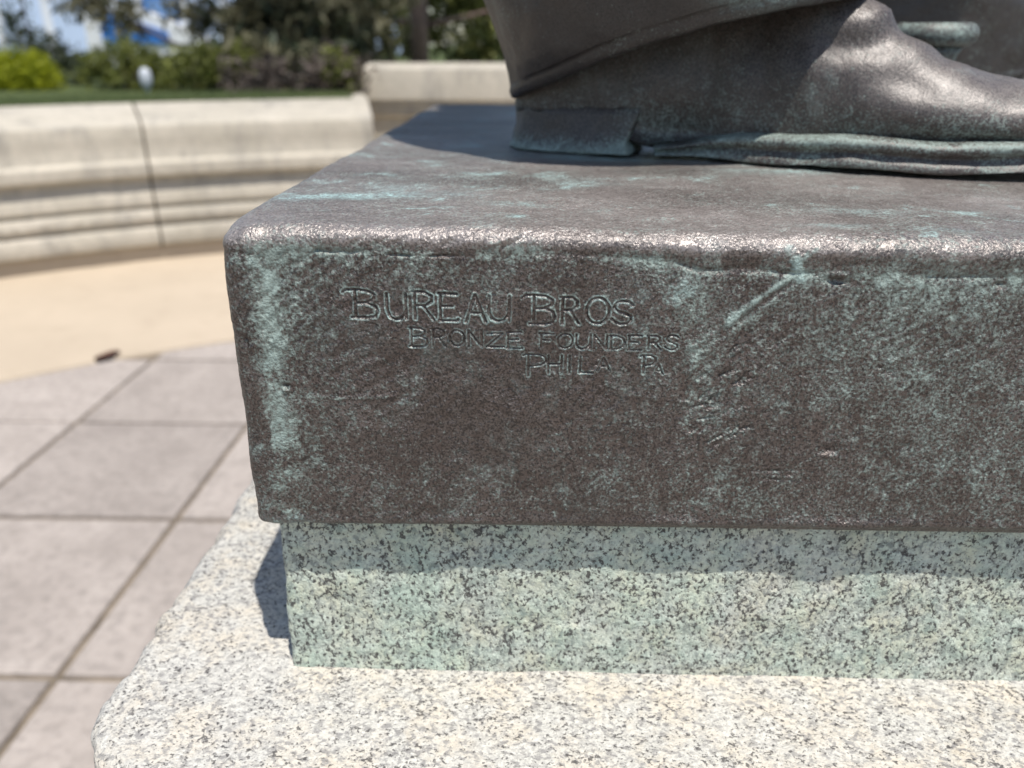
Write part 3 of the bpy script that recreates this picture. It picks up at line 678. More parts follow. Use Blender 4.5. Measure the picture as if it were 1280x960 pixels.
pr += [(0.0085, ZB), (0.0095, ZB + 0.002), (0.0095, 1.0285), (0.012, 1.0296), (0.1, 1.0296), (0.34, 1.0296)]
xs = line(PX0 + 0.005, -0.084, 0.00045) + [-0.084] + line(-0.084, 0.064, 0.00033) + [0.064] + line(0.064, 0.25, 0.0005) + [0.25] + line(0.25, PX1 - 0.006, 0.004)
plinth = empty('bronze_plinth', (0.24, 0.69, ZB))
tag(plinth, 'weathered brown and green bronze plinth block with an engraved founders inscription', 'plinth')
me = sweep_box('inscribed_casting', PX0, PX1, PY0, PY1, pr, xs, line(PY0 + 0.006, PY1 - 0.006, 0.004), line(PX1 - 0.006, PX0 + 0.006, 0.008), 0.0048, plinth_disp, 12)
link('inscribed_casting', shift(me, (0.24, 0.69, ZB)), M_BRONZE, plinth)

# ------------------------------------------------------------------ bronze statue: shoes, trouser legs, coat skirt
ZS = ZT                                              # the statue stands on the plinth top
def grid_mesh(name, V, closed_u=True, attrs=None, cap0=False, cap1=False):
    m, n = V.shape[:2]; idx = np.arange(m * n).reshape(m, n)
    if closed_u:
        nx = np.roll(idx, -1, 1); F = np.stack([idx[:-1], nx[:-1], nx[1:], idx[1:]], -1).reshape(-1, 4)
    else: F = np.stack([idx[:-1, :-1], idx[:-1, 1:], idx[1:, 1:], idx[1:, :-1]], -1).reshape(-1, 4)
    me = np_mesh(name, V.reshape(-1, 3), F, attrs)
    bm = bmesh.new(); bm.from_mesh(me); bm.verts.ensure_lookup_table()
    if cap0: bm.faces.new([bm.verts[i] for i in idx[0]])
    if cap1: bm.faces.new([bm.verts[i] for i in idx[-1]])
    bmesh.ops.recalc_face_normals(bm, faces=bm.faces); bm.to_mesh(me); bm.free(); return me
def grid_normals(V):
    du = np.roll(V, -1, 1) - np.roll(V, 1, 1); dv = np.gradient(V, axis=0)
    n = np.cross(du, dv); return n / (np.linalg.norm(n, axis=-1, keepdims=True) + 1e-12)
# sole outline: length along the foot, near side (-w), far side (+w)
OUT_L = np.array([0.0, 0.008, 0.025, 0.05, 0.09, 0.14, 0.17, 0.20, 0.235, 0.27, 0.32, 0.355, 0.385, 0.402, 0.41])
OUT_N = np.array([0.0, 0.016, 0.026, 0.031, 0.034, 0.031, 0.037, 0.049, 0.056, 0.058, 0.053, 0.045, 0.032, 0.018, 0.0])
OUT_F = np.array([0.0, 0.016, 0.027, 0.034, 0.036, 0.036, 0.039, 0.044, 0.049, 0.051, 0.049, 0.043, 0.031, 0.018, 0.0])
def outline(l, grow=0.0):
    return np.interp(l, OUT_L, OUT_N) + grow, np.interp(l, OUT_L, OUT_F) + grow
def outline_loop(l0, l1, grow, n=70):
    """closed loop round the sole between two lengths, grown outward"""
    t = (1 - np.cos(np.linspace(0, math.pi, n))) / 2
    L = l0 + (l1 - l0) * t
    nr, fr_ = outline(L)
    pts = np.concatenate([np.stack([L, -nr], -1), np.stack([L[::-1], fr_[::-1]], -1)[1:-1]])
    c = pts.mean(0); d = pts - c
    nrm = np.roll(pts, -1, 0) - np.roll(pts, 1, 0); nrm = np.stack([nrm[:, 1], -nrm[:, 0]], -1)
    nrm /= np.linalg.norm(nrm, axis=1, keepdims=True) + 1e-9
    if (nrm * d).sum() < 0: nrm = -nrm
    return pts + nrm * grow
def smooth_loop(p, k=2):
    for _ in range(k): p = (np.roll(p, 1, 0) + 2 * p + np.roll(p, -1, 0)) / 4
    return p
def slab_from_loops(name, levels, seed, wob=0.0008, patf=None):
    rows = []
    for loop, z in levels:
        rows.append(np.concatenate([loop, np.full((len(loop), 1), 0.0) + (z if np.ndim(z) == 0 else np.asarray(z)[:, None])], 1))
    V = np.stack(rows); nn_ = grid_normals(V)
    h = fbm(V, 40, 3, seed) * wob * 1.6 + fbm(V, 130, 2, seed + 1) * wob * 0.6
    V = V + nn_ * h[..., None] * np.array([1, 1, 0.5])
    pat = 0.3 + 0.6 * fbm(V, 40, 3, seed + 2) if patf is None else patf(V)
    return grid_mesh(name, V, True, {'pat': np.clip(pat, -0.5, 1.3).ravel(), 'bright': np.zeros(V.shape[:2]).ravel()}, True, True)
def toe_spring(l): return 0.010 * np.clip((l - 0.30) / 0.11, 0, 1) ** 2
def make_foot(statue, origin, ang, seed, hem, mirror=1, flare=0.46):
    Mx = Matrix.Translation((origin[0], origin[1], ZS - 0.0005)) @ Matrix.Rotation(ang, 4, 'Z')
    if mirror < 0: Mx = Mx @ Matrix.Diagonal((1, -1, 1, 1))
    inv = Matrix.Translation((-0.24, -0.69, -ZS))
    def fin(me):
        me.transform(inv @ Mx)
        if mirror < 0: me.flip_normals()
        return me
    # upper
    nl, nt = 130, 84
    lk = np.array([0.003, 0.02, 0.05, 0.10, 0.15, 0.19, 0.225, 0.25, 0.266, 0.280, 0.300, 0.33, 0.355, 0.38, 0.395, 0.404])
    hk = np.array([0.125, 0.132, 0.138, 0.142, 0.142, 0.130, 0.096, 0.073, 0.062, 0.054, 0.049, 0.0465, 0.0455, 0.042, 0.035, 0.026])
    bk = np.array([0.029, 0.029, 0.028, 0.003, 0.003, 0.010, 0.0165, 0.0160, 0.0160, 0.0160, 0.0160, 0.0165, 0.018, 0.020, 0.022, 0.023])
    t = np.linspace(0, 1, nl); L = 0.003 + 0.401 * (0.5 * t + 0.5 * (1 - np.cos(t * math.pi)) / 2)
    Hh = np.interp(L, lk, hk); B = np.interp(L, lk, bk)
    kern = np.ones(7) / 7
    Hh = np.convolve(np.pad(Hh, 3, 'edge'), kern, 'valid'); B = np.convolve(np.pad(B, 3, 'edge'), kern, 'valid')
    gq_ = -0.0010 - 0.0035 * sstep(0.09, 0.13, L); nr, fr_ = outline(L); nr = nr + gq_; fr_ = fr_ + gq_; nr = np.maximum(nr, 0.0035); fr_ = np.maximum(fr_, 0.0035)
    th = np.linspace(0, 2 * math.pi, nt, endpoint=False)
    c, s = np.cos(th), np.sin(th)
    V = np.zeros((nl, nt, 3))
    for i in range(nl):
        up = np.clip(s, 0, None) ** 0.86; dn = np.clip(-s, 0, None)
        wv = np.sign(c) * np.abs(c) ** 0.80
        hh = Hh[i] - B[i]
        bulge = 1 + 0.10 * np.sin(np.clip(up * 2.2, 0, math.pi)) - 0.38 * up * np.clip((Hh[i] - 0.05) / 0.08, 0, 1)
        undercut = 1 - 0.10 * np.exp(-(up / 0.12) ** 2)
        wdt = np.where(c < 0, nr[i], fr_[i])
        V[i, :, 0] = L[i] + 0.012 * up * np.clip((0.02 - L[i]) / 0.02, 0, 1)
        V[i, :, 1] = wv * wdt * bulge * undercut
        V[i, :, 2] = B[i] + hh * up - 0.006 * dn
    V[..., 2] += toe_spring(V[..., 0]) * 0.8
    nv = grid_normals(V)
    l, w, zz = V[..., 0], V[..., 1], V[..., 2]
    h = fbm(V, 16, 3, seed) * 0.0030 + fbm(V, 38, 3, seed + 3) * 0.0018 + fbm(V, 95, 2, seed + 4) * 0.0005
    def fold(l0, z0, l1, z1, wd_, am):
        d, tt = seg_dist(l, zz, l0, z0, l1, z1); return am * np.exp(-(d / wd_) ** 2) * np.sin(np.clip(tt, 0.05, 0.95) * math.pi) ** 0.5
    near = (w < 0.012)
    h = h + near * (fold(0.215, 0.078, 0.250, 0.088, 0.006, 0.0045) + fold(0.25, 0.067, 0.285, 0.062, 0.006, 0.0040) + fold(0.205, 0.066, 0.245, 0.071, 0.006, -0.0038) + fold(0.255, 0.082, 0.275, 0.066, 0.005, -0.0030) + fold(0.265, 0.050, 0.305, 0.053, 0.008, 0.0035) + fold(0.235, 0.052, 0.275, 0.044, 0.007, -0.0028) + fold(0.18, 0.095, 0.235, 0.093, 0.0022, 0.0014) + fold(0.17, 0.05, 0.22, 0.058, 0.010, 0.0030))
    h = h - 0.012 * np.exp(-((zz - 0.010) / 0.016) ** 2) * np.exp(-((l - 0.118) / 0.022) ** 2)
    sgn = 1.0 if (nv[nl // 2, nt // 4, 2] > 0) else -1.0
    V = V + nv * sgn * h[..., None]
    pat = -0.10 + 0.45 * fbm(V, 24, 4, seed + 6, 0.6) + 0.40 * np.exp(-((V[..., 2] - 0.024) / 0.010) ** 2) + 0.55 * np.exp(-((l - 0.112) / 0.02) ** 2 - ((V[..., 2] - 0.012) / 0.012) ** 2) + 0.30 * np.clip((l - 0.28) / 0.06, 0, 1) * sstep(-0.2, 0.4, fbm(V, 30, 3, seed + 8))
    bri = 0.85 * np.exp(-((l - 0.165) / 0.012) ** 2 - ((V[..., 2] - 0.100) / 0.006) ** 2) * (w < 0) + 0.12 * sstep(0.35, 0.6, fbm(V, 60, 3, seed + 9))
    nv2 = grid_normals(V) * sgn; du = np.clip(nv2[..., 2] * 1.1 - 0.1, 0, 1) * 0.35 * sstep(0.15, 0.22, l)  # lit highlights painted as a paler tint on upward shoe faces
    me = grid_mesh('shoe', V, True, {'painted_sheen': du.ravel(), 'pat': np.clip(pat, -0.5, 1.2).ravel(), 'bright': np.clip(bri, 0, 1).ravel()}, True, True)
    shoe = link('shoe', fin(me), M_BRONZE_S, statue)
    # sole with a rolled welt
    lp = lambda gq: smooth_loop(outline_loop(0.106, 0.410, gq), 8)
    lv = []
    for gq, zq in ((-0.030, 0.0), (0.0030, 0.0), (0.0036, 0.0010), (0.0020, 0.004), (-0.001, 0.0072), (-0.0012, 0.0084), (0.0020, 0.0100), (0.0038, 0.0122), (0.0036, 0.0146), (0.0010, 0.0166), (-0.006, 0.0176), (-0.030, 0.0178)):
        p = lp(gq); zq_ = zq * (0.35 + 0.65 * sstep(0.108, 0.175, p[:, 0])) + toe_spring(p[:, 0])
        if zq < 0.001: zq_ = zq_ * 1.0
        lv.append((p, zq_ + 0.0009 * np.sin(p[:, 0] * 62)))
    def ps(V): return 0.16 + 0.55 * fbm(V, 50, 3, seed + 12) + 0.75 * np.exp(-((V[..., 2] - 0.015) / 0.004) ** 2) + 0.30 * np.exp(-((V[..., 2] - 0.002) / 0.003) ** 2)
    link('sole', fin(slab_from_loops('sole', lv, seed + 13, 0.0012, ps)), M_BRONZE_S, shoe)
    lp2 = lambda gq, ext=0.0: smooth_loop(outline_loop(0.0, 0.092 + ext, gq, 44), 9)
    lv = [(lp2(gq, min(0.02, 0.35 * max(0, zq - 0.008))), zq) for gq, zq in ((-0.02, 0.0), (0.0030, 0.0), (0.0034, 0.0012), (0.0016, 0.0035), (0.0004, 0.008), (-0.0010, 0.016), (-0.0020, 0.024), (-0.0026, 0.029), (-0.006, 0.0325), (-0.02, 0.033))]
    def ph(V): return -0.35 + 0.40 * fbm(V, 40, 3, seed + 14) + 1.5 * np.exp(-(V[..., 2] / 0.009) ** 2) + 0.5 * np.exp(-((V[..., 0] - 0.088) / 0.012) ** 2)
    link('heel', fin(slab_from_loops('heel', lv, seed + 15, 0.0018, ph)), M_BRONZE_S, shoe)
    # trouser leg
    nh, na_ = 150, 160
    ph_ = np.linspace(0, 2 * math.pi, na_, endpoint=False)
    ca, sa = np.cos(ph_), np.sin(ph_)
    lc, aa, bb_ = 0.119, 0.117, 0.058
    l_h = lc + aa * ca
    hz = np.interp(l_h, hem[0], hem[1]) + 0.002 * np.sin(ph_ * 3 + 1)
    hz = smooth_loop(hz[:, None], 4)[:, 0]
    rows = []
    lev = [(-0.006, 0.030), (-0.0065, 0.012), (-0.0055, 0.004), (-0.003, 0.0006), (0.0, 0.0), (0.0018, 0.0012), (0.0022, 0.005)] + [(0.001, 0.008 + q) for q in (np.linspace(0, 1, nh - 7) ** 1.5 * 0.70)]
    for ins, dz in lev:
        up = dz
        lift = hz * (1 - sstep(0.0, 0.5, np.array(dz))) + 0.06 * sstep(0.0, 0.5, np.array(dz))
        z = lift + up
        g_ = np.clip(z - 0.03, 0, None)
        k = sstep(0.10, 0.55, z)
        bz_ = bb_ + np.where(sa < 0, flare, 0.12) * np.minimum(g_, 0.15) + 0.01 * k
        az_ = aa + 0.03 * np.minimum(g_, 0.3) * (ca < 0) - 0.035 * k
        cl = lc - 0.13 * np.minimum(g_, .36)
        rows.append(np.stack([cl + (az_ + ins) * ca, (bz_ + ins) * sa, z], -1))
    V = np.stack(rows); nv = grid_normals(V)
    rad_ = np.stack([ca, sa, 0 * ca], -1)
    sgn = np.sign((nv[60] * rad_).sum())
    l, w, zz = V[..., 0], V[..., 1], V[..., 2]
    q = V * np.array([1.0, 1.0, 0.55])
    h = fbm(q, 9, 3, seed + 20) * 0.010 + fbm(q, 26, 3, seed + 21) * 0.0040 + fbm(V, 80, 2, seed + 22) * 0.0009
    for (l0, z0, l1, z1, wd_, am) in ((0.02, 0.20, 0.16, 0.12, 0.020, 0.010), (0.05, 0.14, 0.20, 0.115, 0.012, -0.007), (-0.02, 0.12, 0.05, 0.07, 0.014, 0.005), (0.10, 0.26, 0.21, 0.17, 0.02, 0.010), (0.0, 0.32, 0.18, 0.24, 0.03, 0.012)):
        d, tt = seg_dist(l, zz, l0, z0, l1, z1); h = h + am * np.exp(-(d / wd_) ** 2) * (np.sin(math.pi * np.clip(tt, 0.03, 0.97)) ** 0.5)
    damp = np.ones(len(lev)); damp[:7] = 0.35; damp[7:16] = np.linspace(0.4, 1, 9)
    V = V + nv * sgn * (h * damp[:, None])[..., None]
    pat = -0.22 + 0.42 * fbm(q, 18, 4, seed + 25, 0.6) + 0.15 * np.exp(-(np.arange(len(lev))[:, None] - 6.0) ** 2 / 10) + 0.35 * np.exp(-((l - 0.01) / 0.012) ** 2) * (zz > 0.06)
    bri = 0.55 * np.exp(-((l - 0.165) / 0.02) ** 2 - ((zz - 0.094) / 0.006) ** 2) * (w < 0)
    me = grid_mesh('trouser_leg', V, True, {'pat': np.clip(pat, -0.5, 1.2).ravel(), 'bright': np.clip(bri, 0, 1).ravel()}, False, True)
    link('trouser_leg', fin(me), M_BRONZE_SHADED, statue)

statue = empty('bronze_statue', (0.24, 0.69, ZS))
tag(statue, 'dark bronze standing figure seen at its trouser legs and worn leather-like shoes', 'statue')
HEM1 = (np.array([-0.02, 0.0, 0.05, 0.085, 0.15, 0.19, 0.24]), np.array([0.034, 0.034, 0.047, 0.059, 0.080, 0.089, 0.096]))
HEM2 = (np.array([-0.02, 0.24]), np.array([0.030, 0.040]))
make_foot(statue, (-0.016, 0.612), R(-15.8), 100, HEM1)
make_foot(statue, (0.250, 0.845), R(4.0), 200, HEM2, mirror=-1, flare=0.12)
ns, na_ = 40, 120
ph_ = np.linspace(0, 2 * math.pi, na_, endpoint=False); rows = []
for q in np.linspace(0, 1, ns):
    z = 0.58 + 0.34 * q; rx = 0.25 - 0.04 * q; ry = 0.19 - 0.03 * q
    rows.append(np.stack([0.260 + rx * np.cos(ph_) , 0.73 + ry * np.sin(ph_), np.full(na_, ZS + z)], -1))
V = np.stack(rows); V = V + grid_normals(V) * (fbm(V, 8, 3, 301) * 0.02)[..., None]
V = np.clip(V, [-1, -1, 0], [1, 2, 3])
me = grid_mesh('coat_skirt', V, True, {'pat': (0.1 + 0.5 * fbm(V, 14, 3, 303)).ravel(), 'bright': np.zeros(V.shape[:2]).ravel()}, True, True)
link('coat_skirt', shift(me, (0.24, 0.69, ZS)), M_BRONZE_S, statue)

# spool-shaped post behind the shoe
def lathe(name, prof, n=72, seed=1, wob=0.0006):
    prof = np.array(prof); a = np.linspace(0, 2 * math.pi, n, endpoint=False)
    V = np.stack([prof[:, 0][:, None] * np.cos(a)[None], prof[:, 0][:, None] * np.sin(a)[None], np.broadcast_to(prof[:, 1][:, None], (len(prof), n))], -1)
    V = V + grid_normals(V) * (fbm(V, 60, 2, seed) * wob)[..., None]
    pat = 0.45 + 0.5 * fbm(V, 60, 3, seed + 2)
    return grid_mesh(name, V, True, {'pat': pat.ravel(), 'bright': np.full(pat.size, 0.10)}, True, True)
post = empty('bronze_post', (0.296, 0.660, ZS))
tag(post, 'small spool-shaped bronze post with a flared round rim behind the shoe', 'post')
link('stem', lathe('stem', [(0.026, 0.0), (0.026, 0.004), (0.022, 0.008), (0.0175, 0.018), (0.0165, 0.045), (0.0185, 0.060), (0.0215, 0.066)]), M_BRONZE_S, post)
rim_p = [(0.020, 0.066)] + [(0.0225 + 0.0078 * math.cos(t), 0.0745 + 0.0082 * math.sin(t)) for t in np.linspace(-1.5, 1.55, 16)] + [(0.012, 0.0820), (0.004, 0.0818)]
link('rim', lathe('rim', rim_p, seed=5), M_BRONZE_S, post)

# ------------------------------------------------------------------ planting behind the wall
def leaf_cloud(name, blobs, n, size, mat, parent, seed, flat=0.0, aspect=2.2, shell=0.55, gap=-0.32):
    """blobs: (x,y,z,rx,ry,rz,weight); leaf-shaped quads spread through the crown in small sprays"""
    r = np.random.default_rng(seed)
    wts = np.array([b[6] for b in blobs], float); wts /= wts.sum()
    nsp = max(1, n // 14); bi = r.choice(len(blobs), nsp, p=wts)
    B = np.array([b[:6] for b in blobs])[bi]
    d = r.normal(size=(nsp, 3)); d /= np.linalg.norm(d, axis=1, keepdims=True)
    rr = (shell + (1 - shell) * r.random(nsp) ** 0.6) * (0.82 + 0.36 * r.random(nsp))
    cen = B[:, :3] + d * rr[:, None] * B[:, 3:6]
    keep = vnoise(cen * (2.6 / max(0.25, B[:, 3].mean())) + seed, seed) > gap     # gaps in the crown
    cen, d = cen[keep], d[keep]; k = len(cen)
    P = np.repeat(cen, 14, 0); D = np.repeat(d, 14, 0)
    P = P + r.normal(size=P.shape) * size * 1.6 + D * (r.random(len(P)) * size * 3.0)[:, None]
    a = D * 0.7 + r.normal(size=P.shape) * 0.75; a[:, 2] -= flat; a /= np.linalg.norm(a, axis=1, keepdims=True)
    b = np.cross(a, r.normal(size=P.shape)); b /= np.linalg.norm(b, axis=1, keepdims=True) + 1e-9
    s = (size * (0.6 + 0.8 * r.random(len(P))))[:, None]
    A = a * s * aspect * 0.5; Bv = b * s * 0.5
    c = np.cross(a, b) * s * 0.15
    V = np.stack([P - A, P + Bv + c, P + A, P - Bv + c], 1).reshape(-1, 3)
    F = np.arange(len(V)).reshape(-1, 4)
    tone = np.repeat(np.clip(np.repeat(r.random(k), 14) * 0.6 + r.random(len(P)) * 0.4, 0, 1), 4)
    return link(name, np_mesh(name, V, F, {'tone': tone}, False), mat, parent)
def limb(name, pts, radii, mat, parent, n=9, seed=0):
    pts = [Vector(p) for p in pts]; rows = []
    for i, p in enumerate(pts):
        t = (pts[min(i + 1, len(pts) - 1)] - pts[max(i - 1, 0)]).normalized()
        u = t.orthogonal().normalized(); v = t.cross(u)
        rows.append([tuple(p + (u * math.cos(q) + v * math.sin(q)) * radii[i] * (1 + 0.12 * math.sin(3 * q + i))) for q in [2 * math.pi * j / n for j in range(n)]])
    return link(name, grid_mesh(name, np.array(rows), True, None, True, True), mat, parent)
LZ = 0.868
M_GOLD = make_leaf('golden_leaf', (0.16, 0.20, 0.012), (0.42, 0.44, 0.02), 0.35)
M_LIME = make_leaf('lime_leaf', (0.06, 0.075, 0.02), (0.22, 0.24, 0.05), 0.3)
M_DARK = make_leaf('yew_leaf', (0.020, 0.034, 0.016), (0.075, 0.085, 0.045), 0.2)
M_PINE = make_leaf('pine_needle', (0.060, 0.064, 0.034), (0.23, 0.21, 0.125), 0.3)
M_PURP = make_leaf('barberry_leaf', (0.04, 0.032, 0.027), (0.17, 0.135, 0.115), 0.25)
M_OLIVE = make_leaf('olive_leaf', (0.08, 0.09, 0.028), (0.27, 0.28, 0.09), 0.35)
M_BARK = make_plain('bark_brown', (0.115, 0.085, 0.070), 0.9, 0.2, 0.45, 14)
M_BARKR = make_plain('bark_red', (0.26, 0.175, 0.15), 0.9, 0.2, 0.35, 14)

def shrub(name, label, cat, x, y, blobs, n, size, mat, seed, group=None, stems=5, flat=0.0, aspect=2.2, z0=LZ, shell=0.55):
    t = empty(name, (x, y, z0)); tag(t, label, cat, group)
    leaf_cloud('foliage', blobs, n, size, mat, t, seed, flat, aspect, shell)
    rr = random.Random(seed)
    for k in range(stems):
        b = blobs[k % len(blobs)]
        top = (b[0] + rr.uniform(-.3, .3) * b[3], b[1] + rr.uniform(-.3, .3) * b[4], b[2] + rr.uniform(-0.1, .4) * b[5])
        base = (rr.uniform(-.05, .05), rr.uniform(-.05, .05), -0.03)
        mid = tuple((base[i] + top[i]) / 2 + rr.uniform(-.04, .04) for i in range(3))
        limb('stem', [base, mid, top], [0.014, 0.010, 0.005], M_BARK, t, 6)
    return t
shrub('golden_shrub', 'bright yellow-green clipped mound shrub on the lawn behind the curved wall', 'shrub', -4.42, 7.15, [(0, 0, 0.12, 0.27, 0.24, 0.12, 3), (-0.14, 0, 0.14, 0.2, 0.2, 0.10, 1), (0.10, 0, 0.10, 0.18, 0.2, 0.10, 1)], 8000, 0.022, M_GOLD, 1, shell=0.7)
shrub('lime_shrub', 'loose lime-tinted shrub with dark gaps, between the golden mound and pine', 'shrub', -3.55, 7.35, [(0, 0, 0.20, 0.26, 0.22, 0.13, 3), (0.16, 0, 0.10, 0.16, 0.2, 0.09, 1), (-0.18, 0.0, 0.12, 0.14, 0.2, 0.1, 1)], 3600, 0.024, M_LIME, 2)
shrub('lime_shrub', 'low lime-tinted shrub right under the pine boughs', 'shrub', -2.78, 7.25, [(0, 0, 0.16, 0.30, 0.22, 0.13, 3), (0.22, 0.1, 0.22, 0.18, 0.2, 0.10, 1), (-0.2, 0, 0.08, 0.16, 0.16, 0.08, 1)], 3800, 0.024, M_LIME, 3)
shrub('dark_shrub', 'dark upright shrub rising behind the golden mound shrub', 'shrub', -4.78, 8.2, [(0, 0, 0.26, 0.22, 0.25, 0.16, 2), (0.22, 0, 0.12, 0.30, 0.25, 0.12, 2), (-0.2, 0.0, 0.44, 0.05, 0.08, 0.16, .3)], 1800, 0.028, M_DARK, 4)
shrub('dark_shrub', 'low dark evergreen mass at the lawn edge under the lime shrubs', 'shrub', -3.25, 7.75, [(0, 0, 0.08, 0.55, 0.22, 0.13, 3), (0.4, 0, 0.18, 0.25, 0.2, 0.16, 1)], 3600, 0.026, M_DARK, 5)
shrub('barberry_shrub', 'purplish brown twiggy shrub hanging over the curved wall', 'shrub', -1.85, 6.7, [(0, 0, 0.10, 0.36, 0.24, 0.12, 3), (-0.45, 0.05, 0.08, 0.22, 0.2, 0.10, 1.3), (0.28, 0, 0.14, 0.18, 0.2, 0.12, 1.2)], 2200, 0.030, M_PURP, 6)
shrub('green_tuft', 'small bright green tuft beside the end of the taller wall', 'plant', -1.52, 6.62, [(0, 0, 0.20, 0.08, 0.08, 0.07, 2), (0.05, 0, 0.12, 0.07, 0.07, 0.06, 1)], 700, 0.022, M_LIME, 7, stems=3)

# spreading pine behind the shrubs
pine = empty('pine_tree', (-2.35, 8.3, LZ - 0.03)); tag(pine, 'dark spreading pine with drooping boughs behind the curved wall', 'tree')
pb_low = [(0.25, -0.95, 0.16, 0.55, 0.35, 0.17, 1.2), (-0.25, -0.85, 0.2, 0.45, 0.3, 0.2, 1.0)]
pb = pb_low + [(-1.95, 0, 0.80, 0.16, 0.2, 0.09, .28), (-1.65, 0, 0.66, 0.17, 0.2, 0.08, .28), (-1.38, 0, 0.52, 0.16, 0.2, 0.08, .28), (-1.12, 0, 0.38, 0.15, 0.2, 0.09, .28), (0.0, 0, 0.45, 0.85, 0.6, 0.42, 5), (0.55, -0.2, 0.28, 0.5, 0.4, 0.3, 3), (-0.2, -0.1, 0.50, 0.5, 0.5, 0.25, 2.0), (0.2, 0, 1.0, 1.1, 0.8, 0.45, 5), (-0.9, 0, 0.62, 0.25, 0.3, 0.1, 0.6), (0.75, 0, 0.75, 0.45, 0.5, 0.28, 2.0), (0.2, 0, 1.7, 1.3, 1.0, 0.5, 4), (0, 0, 2.4, 0.9, 0.8, 0.5, 3), (-1.6, 0, 1.5, 0.7, 0.6, 0.3, 1.5)]
leaf_cloud('crown', pb, 24000, 0.036, M_PINE, pine, 21, 0.2, 3.6, 0.25, 0.06)
leaf_cloud('inner_foliage', [(b[0], b[1] + 0.05, b[2], b[3] * .8, b[4] * .8, b[5] * .85, b[6]) for b in pb[:2] + pb[6:10]], 3200, 0.05, M_DARK, pine, 22, 0.2, 3.0, 0.2, -0.1)
limb('trunk', [(0, 0, -0.05), (0.04, 0, 0.6), (-0.02, 0.03, 1.3), (0.05, 0, 2.0), (0.02, 0, 2.8)], [0.09, 0.075, 0.06, 0.04, 0.012], M_BARK, pine)
for q in ([(-0.1, 0, 1.5), (-1.2, 0, 1.15), (-1.95, 0, 0.80)], [(0, 0, 0.5), (-0.7, 0, 0.36), (-1.12, 0, 0.38), (-1.38, 0, 0.52), (-1.65, 0, 0.66), (-1.95, 0, 0.80)], [(0, 0, 1.2), (-0.8, 0, 1.25), (-1.6, 0, 1.15)], [(0, 0, 0.5), (0.4, -0.1, 0.55), (0.8, -0.1, 0.4)], [(0, 0, 1.1), (0.5, 0, 1.15), (1.1, 0, 1.0)], [(0, 0, 0.4), (-0.4, -0.1, 0.5), (-0.8, 0, 0.62)], [(0, 0, 1.6), (0.5, 0, 1.7), (1.2, 0, 1.7)]):
    limb('bough', q, list(np.linspace(0.035, 0.008, len(q))), M_BARK, pine, 7)

# tall red-brown trunk behind the taller wall
tr = empty('red_trunk_tree', (-1.36, 10.2, LZ)); tag(tr, 'tree with straight reddish brown trunk behind the taller wall', 'tree')
limb('trunk', [(0, 0, -0.1), (0.0, 0, 0.8), (0.01, 0, 2.0), (-0.02, 0, 3.2), (0, 0, 4.2)], [0.105, 0.098, 0.09, 0.07, 0.03], M_BARKR, tr, 14)
limb('bough', [(0.0, 0, 0.62), (-0.35, 0.05, 0.60), (-0.75, 0.1, 0.58)], [0.04, 0.032, 0.015], M_BARKR, tr, 8)
limb('bough', [(0.0, 0, 0.55), (0.35, 0, 0.62), (0.8, 0, 0.72)], [0.035, 0.03, 0.015], M_BARKR, tr, 8)
leaf_cloud('crown', [(0, 0, 3.2, 1.3, 1.2, 0.8, 3), (0.4, 0, 2.3, 1.0, 1, 0.5, 1.5), (-0.6, 0, 2.5, 0.9, .9, 0.5, 1.5)], 7000, 0.07, M_OLIVE, tr, 31, 0.1, 2.4, 0.3)

# trees and hedges farther off, seen through the gaps
def far_tree(name, label, x, y, h, w, mat, seed, n=5200, size=0.09, low=0.1, z0=0.85):
    t = empty(name, (x, y, z0)); tag(t, label, 'tree', None)
    rr = random.Random(seed)
    bl = [(rr.uniform(-.35, .35) * w, rr.uniform(-.25, .25) * w, h * (low + (1 - low) * rr.random()), w * rr.uniform(.28, .45), w * rr.uniform(.28, .45), h * rr.uniform(.12, .2), 1) for _ in range(9)]
    leaf_cloud('crown', bl, n, size, mat, t, seed, 0.1, 2.0, 0.25)
    limb('trunk', [(0, 0, -0.15), (0.05, 0, h * 0.45), (0, 0, h * 0.85)], [w * 0.05, w * 0.035, w * 0.012], M_BARK, t, 8)
far_tree('olive_tree', 'yellowish green leafy tree right of the red trunk, beyond the taller wall', -0.72, 12.6, 3.2, 1.5, M_OLIVE, 41, 4200, 0.075, 0.05)
far_tree('olive_tree', 'loose olive green tree directly behind the red trunk', -1.9, 13.5, 2.6, 2.0, M_OLIVE, 42, 3600, 0.085, 0.08)
far_tree('dark_tree', 'dark bushy tree directly behind the spreading pine', -3.9, 15.0, 3.4, 2.0, M_PINE, 43, 3000, 0.09, 0.05)
far_tree('olive_tree', 'olive green tree hidden behind the statue legs', 1.2, 14.0, 3.6, 2.6, M_OLIVE, 44, 5200, 0.09, 0.05)
far_tree('bare_shrub_tree', 'thin dark sapling in front of the pale building', -6.3, 10.6, 1.9, 0.4, M_DARK, 45, 420, 0.05, 0.1)

# small white garden light on the lawn edge
gl = empty('garden_light', (-2.93, 6.35, LZ)); tag(gl, 'small white garden light on the lawn edge above the wall joint', 'garden light')
gl.scale = (0.85, 0.85, 1.25)
M_WHITE = make_plain('white_enamel', (0.50, 0.53, 0.57), 0.4, 0.5, 0.08)
link('stake', lathe('stake', [(0.012, -0.04), (0.012, 0.03), (0.018, 0.04)], 20), M_WHITE, gl)
link('housing', lathe('housing', [(0.018, 0.04), (0.040, 0.055), (0.052, 0.085), (0.052, 0.12), (0.040, 0.15), (0.015, 0.162)], 28, wob=0.0), M_WHITE, gl)

